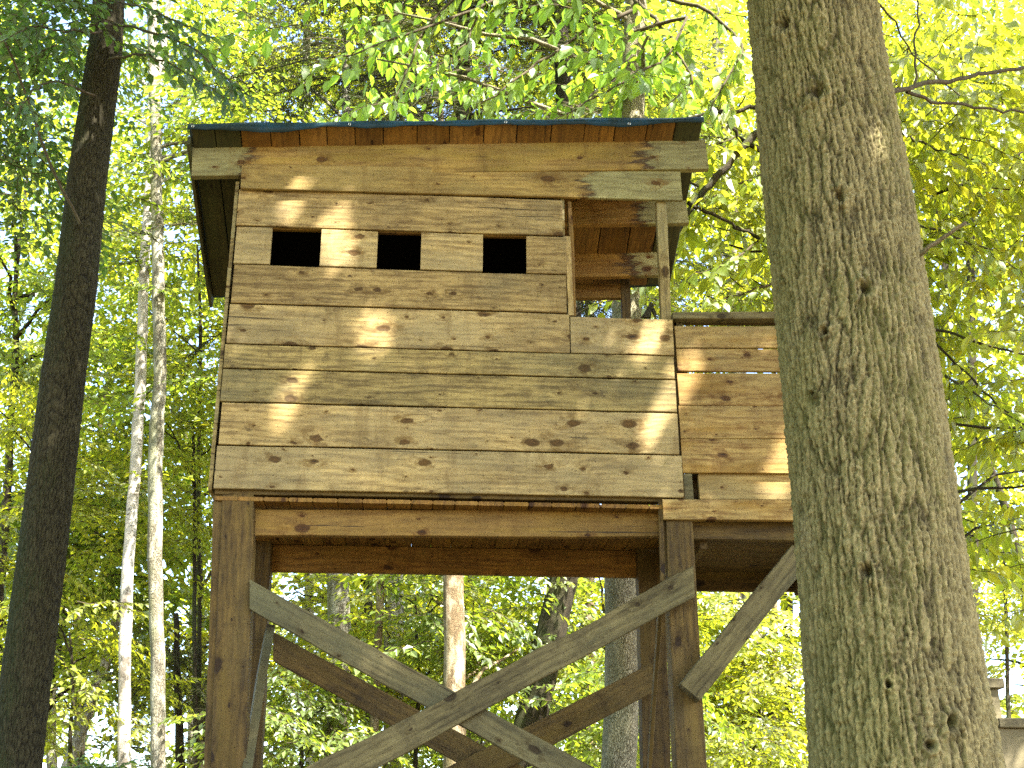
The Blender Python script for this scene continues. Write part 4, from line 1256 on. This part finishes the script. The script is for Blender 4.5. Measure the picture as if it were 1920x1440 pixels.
for mk, y0, y1, nt, bud in [
    ([(1470, 330), (1420, 330), (1370, 350), (1310, 380)], 2.4, 1.8, 8, 40),
    ([(1470, 420), (1400, 470), (1350, 500), (1290, 520)], 2.4, 1.9, 9, 44),
    ([(1470, 240), (1400, 250), (1340, 270), (1290, 300)], 2.4, 2.0, 7, 34),
    ([(1480, 520), (1420, 540), (1360, 560), (1280, 575)], 2.4, 2.0, 8, 40),
    ([(1240, 470), (1200, 530), (1150, 560), (1110, 575)], 2.2, 2.0, 6, 26),
    ([(1690, 250), (1760, 280), (1830, 300), (1900, 340)], 2.2, 1.6, 9, 40),
    ([(1720, 420), (1780, 440), (1850, 470), (1930, 520)], 2.2, 1.6, 9, 40),
    ([(1760, 700), (1800, 720), (1860, 760), (1930, 800)], 2.4, 1.8, 8, 32)]:
    tot += leafy_branch(be, mk, y0, y1, 3.0, TWIG, lmy, 0.125, 0.07, nt, 0.40, bud, 0.5)

# left dark tree: boughs with dark leaves
lt_c = [crown_at(50, 40, 2.2, 170, 150, 0.5, 50), crown_at(10, 270, 2.0, 90, 130, 0.4, 22), crown_at(200, 0, 1.0, 130, 60, 0.3, 14)]
crown_mesh('crown', np.concatenate([ellipsoid(c, r, n_, 0.1) for c, r, n_ in lt_c]), SPR_Q, LEAFD, lefttree, scale=(0.6, 0.95))
for mk, y0, y1, nt, bud in [
    ([(205, 40), (290, 60), (370, 95), (430, 150), (480, 190)], 1.2, 0.2, 9, 56),
    ([(205, 110), (270, 100), (340, 130), (420, 185)], 1.2, 0.3, 8, 44),
    ([(200, 0), (260, 10), (330, 40), (400, 70)], 1.2, 0.2, 6, 36),
    ([(190, 60), (130, 60), (60, 50), (0, 80)], 1.2, 0.2, 8, 46),
    ([(180, 180), (110, 150), (60, 170), (20, 230)], 1.2, 0.3, 7, 40)]:
    leafy_branch(lefttree, mk, y0, y1, 3.0, TWIG, lmd, 0.105, 0.06, nt, 0.36, bud, 0.4)
stick('limb', [(150, 420), (90, 300), (30, 120), (0, 60)], lefttree, TWIG, 3, 2, 1.2, 0.6, 12, 0.006)

specs = [
 ('birch_tree', 'white birch trunk lit by the sun, left of the hut', [(287, 170, 15), (272, 500, 18), (262, 750, 20), (245, 1000, 22), (235, 1200, 23), (232, 1440, 24)], 9.0, 15, BIRCHBARK, [(300, 120, 10.0, 260, 260, 2.0, 70)], LEAF),
 ('maple_tree', 'grey lichened trunk right beside the white birch', [(284, 0, 18), (293, 300, 21), (298, 700, 24), (291, 900, 27), (290, 1100, 26), (297, 1440, 28)], 8.0, 14, GREYBARK, [(420, 480, 8.6, 200, 330, 1.5, 90)], LEAF),
 ('maple_tree', 'pale trunk leaning right between dark trunk and birch', [(248, 1040, 14), (205, 1220, 18), (140, 1400, 24)], 14.0, 9, GREYBARK, [(160, 800, 13.5, 200, 230, 2.0, 70)], LEAF),
 ('birch_tree', 'thin pale far trunk just left of the left post', [(366, 900, 9), (362, 1030, 10), (360, 1230, 12)], 24.0, 15, BIRCHBARK, [(330, 700, 24.0, 230, 260, 2.5, 60)], LEAFY),
 ('maple_tree', 'thin dark trunk at the far left edge behind the dark tree', [(30, 640, 12), (20, 800, 14), (6, 1000, 17)], 12.0, 13, DARKBARK, [(40, 560, 12.0, 220, 230, 2.0, 80)], LEAF),
 ('maple_tree', 'slender dark trunk leaning right, just right of the dark tree', [(190, 830, 9), (160, 980, 12), (125, 1140, 14)], 16.0, 12, DARKBARK, [(150, 1080, 15.0, 230, 180, 2.0, 80)], LEAF),
 ('maple_tree', 'mottled pale trunk under the hut near the left post', [(640, 700, 36), (632, 1060, 42), (636, 1200, 44), (630, 1440, 48)], 10.0, 15, GREYBARK, [(600, 60, 10.0, 300, 260, 2.0, 80)], LEAF),
 ('ash_tree', 'thin dark trunk left of the smooth tan pole under the hut', [(692, 900, 15), (690, 1060, 16), (694, 1300, 19)], 13.0, 12, DARKBARK, [(640, 1180, 14.0, 170, 120, 2.0, 40)], LEAFY),
 ('dead_tree', 'smooth tan pole of a dead tree under the hut', [(716, 800, 12), (713, 1060, 14), (705, 1300, 16)], 9.0, 7, BROWNBARK, [], LEAF),
 ('maple_tree', 'dark grey trunk right of the tan pole under the hut', [(736, 900, 32), (738, 1060, 34), (738, 1300, 37)], 11.0, 14, GREYBARK, [(760, 1330, 12.0, 200, 110, 2.0, 50)], LEAF),
 ('cedar_tree', 'brown peeling trunk under the middle of the hut', [(842, 900, 36), (846, 1060, 38), (853, 1200, 42), (850, 1440, 45)], 8.0, 12, BROWNBARK, [(900, 1150, 9.5, 160, 130, 1.2, 55)], LEAF),
 ('oak_tree', 'dark leaning trunk rising behind the crossed braces', [(1050, 0, 26), (1060, 225, 32), (1074, 700, 42), (1062, 1060, 52), (1030, 1200, 56), (990, 1380, 62)], 9.0, 14, DARKBARK, [(1100, 60, 9.5, 300, 200, 2.0, 90)], LEAF),

 ('maple_tree', 'slanting dark trunk at the right edge of the photo', [(1860, 880, 12), (1890, 960, 15), (1925, 1130, 18)], 9.0, 10, DARKBARK, [(1860, 160, 9.0, 160, 240, 1.6, 110)], LEAFY),
 ('ash_tree', 'small dark forked tree below the deck beside the strut', [(1385, 1150, 9), (1395, 1250, 16), (1402, 1420, 20)], 10.0, 7, DARKBARK, [(1400, 1330, 10.0, 130, 140, 1.2, 60)], LEAFY),
 ('ash_tree', 'grey trunk in the gap between the roof end and thick trunk', [(1340, 0, 18), (1352, 170, 24), (1375, 500, 28), (1400, 1000, 32)], 16.0, 16, GREYBARK, [(1350, 300, 15.0, 170, 300, 2.0, 90)], LEAFY),
]
for nm, lb, mk, Y, zt, bk, crs, lf in specs:
    cr = [crown_at(*c) for c in crs]
    if not cr:
        P, R = trunk_path(mk, Y, zt); t_ = thing(nm, lb, 'tree', (P[0][0], P[0][1], 0), trees_group); plain_trunk('trunk', P, R, bk, t_, 16, 50, 0.04)
        continue
    tree(nm, lb, mk, Y, zt, bk, cr, SPR_M if Y < 13 else SPR_F, lf, group=trees_group, n_limb=5, r_limb=0.03 if Y < 12 else 0.04, scale=(0.85, 1.25))

# hemlock: dark fine crown above the roof
P, R = trunk_path([(872, -40, 22), (866, 300, 27), (852, 900, 34), (851, 1440, 38)], 8.7, 18.5)
hem = thing('hemlock_tree', 'dark hemlock with drooping needle sprays rising above the roof', 'tree', (P[0][0], P[0][1], 0))
plain_trunk('trunk', P, R, DARKBARK, hem, 16, 50, 0.05)
hp = []
for i in range(95):
    z0 = rng.uniform(9.3, 16.5); a = rng.uniform(0, 2 * np.pi); L = rng.uniform(1.5, 3.9)
    b0 = np.array([np.interp(z0, P[:, 2], P[:, 0]), np.interp(z0, P[:, 2], P[:, 1]), z0])
    tip = b0 + np.array([math.cos(a) * L, math.sin(a) * L * 0.8, -0.18 * L])
    q = curve_pts(b0, tip, 8, 0.06, 0.04)
    V, F = tube(q, np.linspace(0.022, 0.005, 8), 5)
    ob = add_obj('limb', np_mesh('limb', V, F, [DARKBARK], smooth=True), hem); ob.location = -Vector(hem.location)
    for s_ in np.linspace(0.25, 1, 6):
        hp.append((b0 + (q[min(7, int(s_ * 7))] - b0), a + rng.normal(0, 0.7)))
crown_mesh('crown', np.array([h_[0] for h_ in hp]), SPR_N, NEEDLE, hem, yaw=np.array([h_[1] for h_ in hp]), scale=(1.05, 1.6), tiltr=(0.0, 0.5))
# small dark hemlock low at the left
P, R = trunk_path([(330, 1150, 10), (335, 1300, 14), (338, 1420, 18)], 11.0, 4.5)
hem2 = thing('hemlock_tree', 'small dark hemlock low beside the left post', 'tree', (P[0][0], P[0][1], 0))
plain_trunk('trunk', P, R, DARKBARK, hem2, 12, 30, 0.05)
hp = ellipsoid(W(320, 1290, 11.0), (1.0, 0.8, 0.9), 110, 0.1)
crown_mesh('crown', hp, SPR_N, NEEDLE, hem2, scale=(0.45, 0.75), tiltr=(0.0, 0.5))

# understory saplings: fill between the trunks
sap = [  # px, py, Y, rpx, rpy, n, label
 (130, 1250, 9.5, 150, 130, 46, 'young maple right of the dark trunk near the ground', LEAFY),
 (60, 900, 10.0, 160, 260, 90, 'leafy maple sapling crossing behind the dark trunk', LEAFY),
 (360, 860, 10.5, 150, 220, 90, 'bright sapling between the birch and the hut wall', LEAFY),
 (370, 560, 12.0, 130, 200, 70, 'yellow green sapling below the left eave', LEAFY),
 (560, 1350, 9.0, 130, 100, 60, 'shrubby sapling right of the left post', LEAF),
 (780, 1180, 10.5, 200, 120, 70, 'leafy sapling under the floor beams', LEAFY),
 (1130, 1150, 10.0, 140, 110, 50, 'sapling between leaning trunk and pale trunk', LEAFY),
 (1180, 1330, 7.5, 160, 120, 34, 'broad leaved sapling low behind the back brace', LEAF),
 (1420, 1280, 9.5, 140, 170, 80, 'yellow green sapling below the deck strut', LEAFY),
 (1390, 1420, 7.5, 150, 70, 50, 'bright shrub at the foot of the thick trunk', LEAFY),
 (1880, 1080, 14.0, 120, 160, 60, 'sapling above the stepped wall', LEAFY),
 (900, 1380, 12.0, 240, 90, 70, 'low sapling seen through the crossed braces', LEAF),
]
for px, py, Y, rx, ry, n_, lb, lf in sap:
    c = W(px, py, Y)
    base = (px + rng.uniform(-30, 30), 1440, 7)
    P, R = trunk_path([(px, py - ry * 0.5, 4), (px + 6, py + 60, 7), (px + rng.uniform(-20, 20), max(1440, py + 200), 9)], Y, 0)
    t_ = thing('maple_sapling', lb, 'sapling', (P[0][0], P[0][1], 0), 'saplings of the understory')
    plain_trunk('trunk', P, R, DARKBARK, t_, 8, 30, 0.02)
    cc = crown_at(px, py, Y, rx, ry, 1.2, n_)
    limbs_to(t_, P, R, ellipsoid(cc[0], np.array(cc[1]) * 0.8, 5, 0.6), DARKBARK, r0=0.014)
    crown_mesh('crown', ellipsoid(*cc[:2], n_, 0.1), SPR_M, lf, t_, scale=(0.7, 1.1))

# farther canopy trees: whole crowns that close the wood
far = [(-40, 250, 15, 260, 330, 90), (180, 560, 18, 220, 220, 70), (420, 320, 17, 200, 150, 50), (620, -20, 15, 260, 160, 90), (860, 120, 19, 240, 170, 90), (1150, 100, 17, 220, 180, 90),
       (1420, 120, 20, 220, 230, 100), (1760, 120, 17, 250, 260, 120), (1880, 480, 19, 220, 260, 110), (1780, 820, 20, 220, 260, 110), (1420, 560, 22, 240, 220, 90), (1900, 1130, 22, 200, 200, 60),
       (100, 1080, 20, 240, 250, 100), (420, 1050, 20, 180, 220, 80), (640, 1150, 21, 220, 180, 80), (900, 1150, 20, 220, 180, 90), (1150, 1250, 22, 220, 200, 90), (1400, 1200, 20, 200, 180, 80)]
far_lb = ['top left corner', 'left of the birch trunk', 'left of the roof corner', 'above the left half of the roof', 'above the middle of the roof', 'above the right half of the roof', 'above the gap beside the thick trunk',
          'upper right corner', 'right edge, upper middle', 'right edge, middle height', 'the gap under the roof end', 'just above the stepped wall', 'the lower left corner', 'the left post', 'the gap under the left half of the floor',
          'the gap under the middle of the floor', 'the gap beside the right posts', 'the gap below the deck']
for i, (px, py, Y, rx, ry, n_) in enumerate(far):
    zt = max(8.0, W(px, py, Y)[2] + 1)
    x0 = px + rng.uniform(-60, 60)
    zt = min(zt, 22)
    P, R = trunk_path([(x0, min(py, 900), 14), (x0 + 5, 1000 if py < 900 else py + 100, 18), (x0 + 8, 1500, 20)], Y, zt)
    t_ = thing('forest_tree', 'distant sunlit forest tree filling ' + far_lb[i], 'tree', (P[0][0], P[0][1], 0), trees_group)
    plain_trunk('trunk', P, R, [GREYBARK, DARKBARK, BROWNBARK][i % 3], t_, 10, 40, 0.04)
    cc = crown_at(px, py, Y, rx, ry, 2.5, n_)
    limbs_to(t_, P, R, ellipsoid(cc[0], np.array(cc[1]) * 0.8, 6, 0.6), DARKBARK, r0=0.05)
    crown_mesh('crown', ellipsoid(*cc[:2], n_, 0.1), SPR_F, LEAFY, t_, scale=(0.8, 1.3))

# far wood: one mass
def far_mass(n, y0, y1, zmax, x_half):
    Y = rng.uniform(y0, y1, n); d_ = Y - CAM[1]
    X = CAM[0] + d_ * math.tan(YAW) + rng.uniform(-1, 1, n) * d_ * x_half
    Z = rng.uniform(0.0, 1.0, n) ** 1.1 * zmax
    return np.stack([X, Y, Z], 1)
pos = far_mass(1100, 26, 44, 26.0, 0.62)
den = fbm2(pos[:, 0] * 0.35, pos[:, 2] * 0.35, 21, 3)
pos = np.concatenate([pos[(den > -0.05) | (pos[:, 2] < 5)], far_mass(600, 22, 36, 6.5, 0.6)])
fm = crown_mesh('distant_forest_foliage', pos, SPR_F, LEAFY, None, scale=(1.3, 2.2))
fm['kind'] = 'stuff'; fm['label'] = 'sunlit green foliage of the distant wood'

# trees out of frame around the camera (they colour and block the light)
for i, (x, y, z, rx, ry, rz, n_) in enumerate([(-6.5, -4, 9, 3.0, 3.5, 2.0, 170), (-5, -11, 9, 4, 3, 3, 150), (7.5, 0.5, 8.5, 2.0, 3, 2.5, 90), (-7.5, 3.0, 12.5, 3, 3, 2, 120)]):
    P = np.array([[x, y, -0.1], [x + 0.1, y, 4], [x, y + 0.1, z + 1]]); R = np.array([0.2, 0.15, 0.06])
    t_ = thing('maple_tree', ['maple outside the picture, left of and ahead of the viewer', 'maple outside the picture, behind the viewer to the left', 'maple outside the picture, right of the hut', 'tall maple outside the picture, left of the dark leaning trunk'][i], 'tree', (x, y, 0), 'trees outside the picture')
    plain_trunk('trunk', P, R, GREYBARK, t_, 14, 40, 0.05)
    limbs_to(t_, *resample(P, R, 10), ellipsoid((x, y, z), (rx * .8, ry * .8, rz * .8), 6, 0.6), GREYBARK, r0=0.05)
    crown_mesh('crown', ellipsoid((x, y, z), (rx, ry, rz), n_, 0.1), SPR_F, LEAF, t_)

# low plants: bottom left
P0 = W(170, 1445, 3.5)
for i, (px, py, Y, lb) in enumerate([(150, 1452, 3.4, 'low leafy shrub at the foot of the dark leaning trunk')]):
    t_ = thing('viburnum_shrub', lb, 'shrub', (W(px, py, Y)[0], Y, 0))
    c = W(px, py, Y)
    V, F = tube(curve_pts((c[0], Y, 0), c, 8), np.linspace(0.012, 0.006, 8), 6)
    ob = add_obj('stem', np_mesh('stem', V, F, [TWIG]), t_); ob.location = -Vector(t_.location)
    crown_mesh('foliage', ellipsoid(c, (0.55, 0.4, 0.12), 34, 0.1), SPR_Q, LEAFD, t_, scale=(0.3, 0.5))

# ------------------------------------------------------------------ stepped garden wall, far right
k = NT('beige_plaster')
tc = k.n('ShaderNodeTexCoord'); n1 = k.noise(tc.outputs['Object'], 2.5, 5.0); n2 = k.noise(tc.outputs['Object'], 30.0, 4.0)
col = k.mix(k.ramp(n1, 0.35, 0.7), (0.15, 0.125, 0.07), (0.10, 0.085, 0.045))
vo = k.n('ShaderNodeTexVoronoi', feature='DISTANCE_TO_EDGE')
wv = k.n('ShaderNodeTexNoise'); k.l(tc.outputs['Object'], wv.inputs['Vector']); wv.inputs['Scale'].default_value = 4.0
k.l(k.vmath('ADD', tc.outputs['Object'], k.vmath('MULTIPLY', wv.outputs['Color'], (0.5, 0.5, 0.5))), vo.inputs['Vector']); vo.inputs['Scale'].default_value = 1.1
col = k.mix(k.ramp(vo.outputs['Distance'], 0.012, 0.0, 0, 0.8), col, (0.1, 0.085, 0.05))
k.bsdf(col, 0.9, k.bump(n2, 0.4, 0.01))
PLASTER = k.m
k = NT('coping_stone')
tc = k.n('ShaderNodeTexCoord'); n1 = k.noise(tc.outputs['Object'], 12.0, 5.0)
k.bsdf(k.mix(k.ramp(n1, 0.35, 0.7), (0.10, 0.085, 0.045), (0.06, 0.05, 0.028)), 0.9, k.bump(n1, 0.5, 0.01))
COPE = k.m
YW = 6.0
def block(name, p0, p1, y0, y1, mat, parent):
    me = bpy.data.meshes.new(name)
    x0, z0 = p0; x1, z1 = p1; c = 0.008
    vs_ = []
    for z, i_ in ((z0, c), (z0 + c, 0), (z1 - c, 0), (z1, c)):
        vs_ += [(x0 + i_, y0 + i_, z), (x1 - i_, y0 + i_, z), (x1 - i_, y1 - i_, z), (x0 + i_, y1 - i_, z)]
    fs = [(3, 2, 1, 0), (12, 13, 14, 15)]
    for q in range(3):
        for j in range(4):
            fs.append((q * 4 + j, q * 4 + (j + 1) % 4, q * 4 + 4 + (j + 1) % 4, q * 4 + 4 + j))
    me.from_pydata([tuple(map(float, v)) for v in vs_], [], fs); me.materials.append(mat)
    o_ = add_obj(name, me, parent); o_.location = -Vector(parent.location)
    return o_
q0 = W(1800, 1290, YW); q1 = W(1879, 1290, YW); c0 = W(1843, 1271, YW); q2 = W(1878, 1364, YW); q3 = W(2100, 1364, YW)
wl = thing('stepped_wall', 'beige plastered wall with stepped coping at the lower right corner', 'wall', (q1[0], YW, 0))
block('wall_panel', (q0[0], -0.1), (q1[0] - 0.02, q1[2] - 0.001), YW + 0.05, YW + 0.35, PLASTER, wl)
block('coping', (q0[0] - 0.05, q1[2]), (q1[0] + 0.03, c0[2]), YW, YW + 0.4, COPE, wl)
block('wall_panel', (q1[0] - 0.0199, -0.1), (q3[0], q2[2] - 0.001), YW + 0.05, YW + 0.35, PLASTER, wl)
block('coping', (q2[0] - 0.01, q2[2]), (q3[0] + 0.05, q2[2] + 0.095), YW, YW + 0.4, COPE, wl)

bpy.context.view_layer.update()
print('leaf tris', NTRI, 'objects', len(bpy.data.objects))
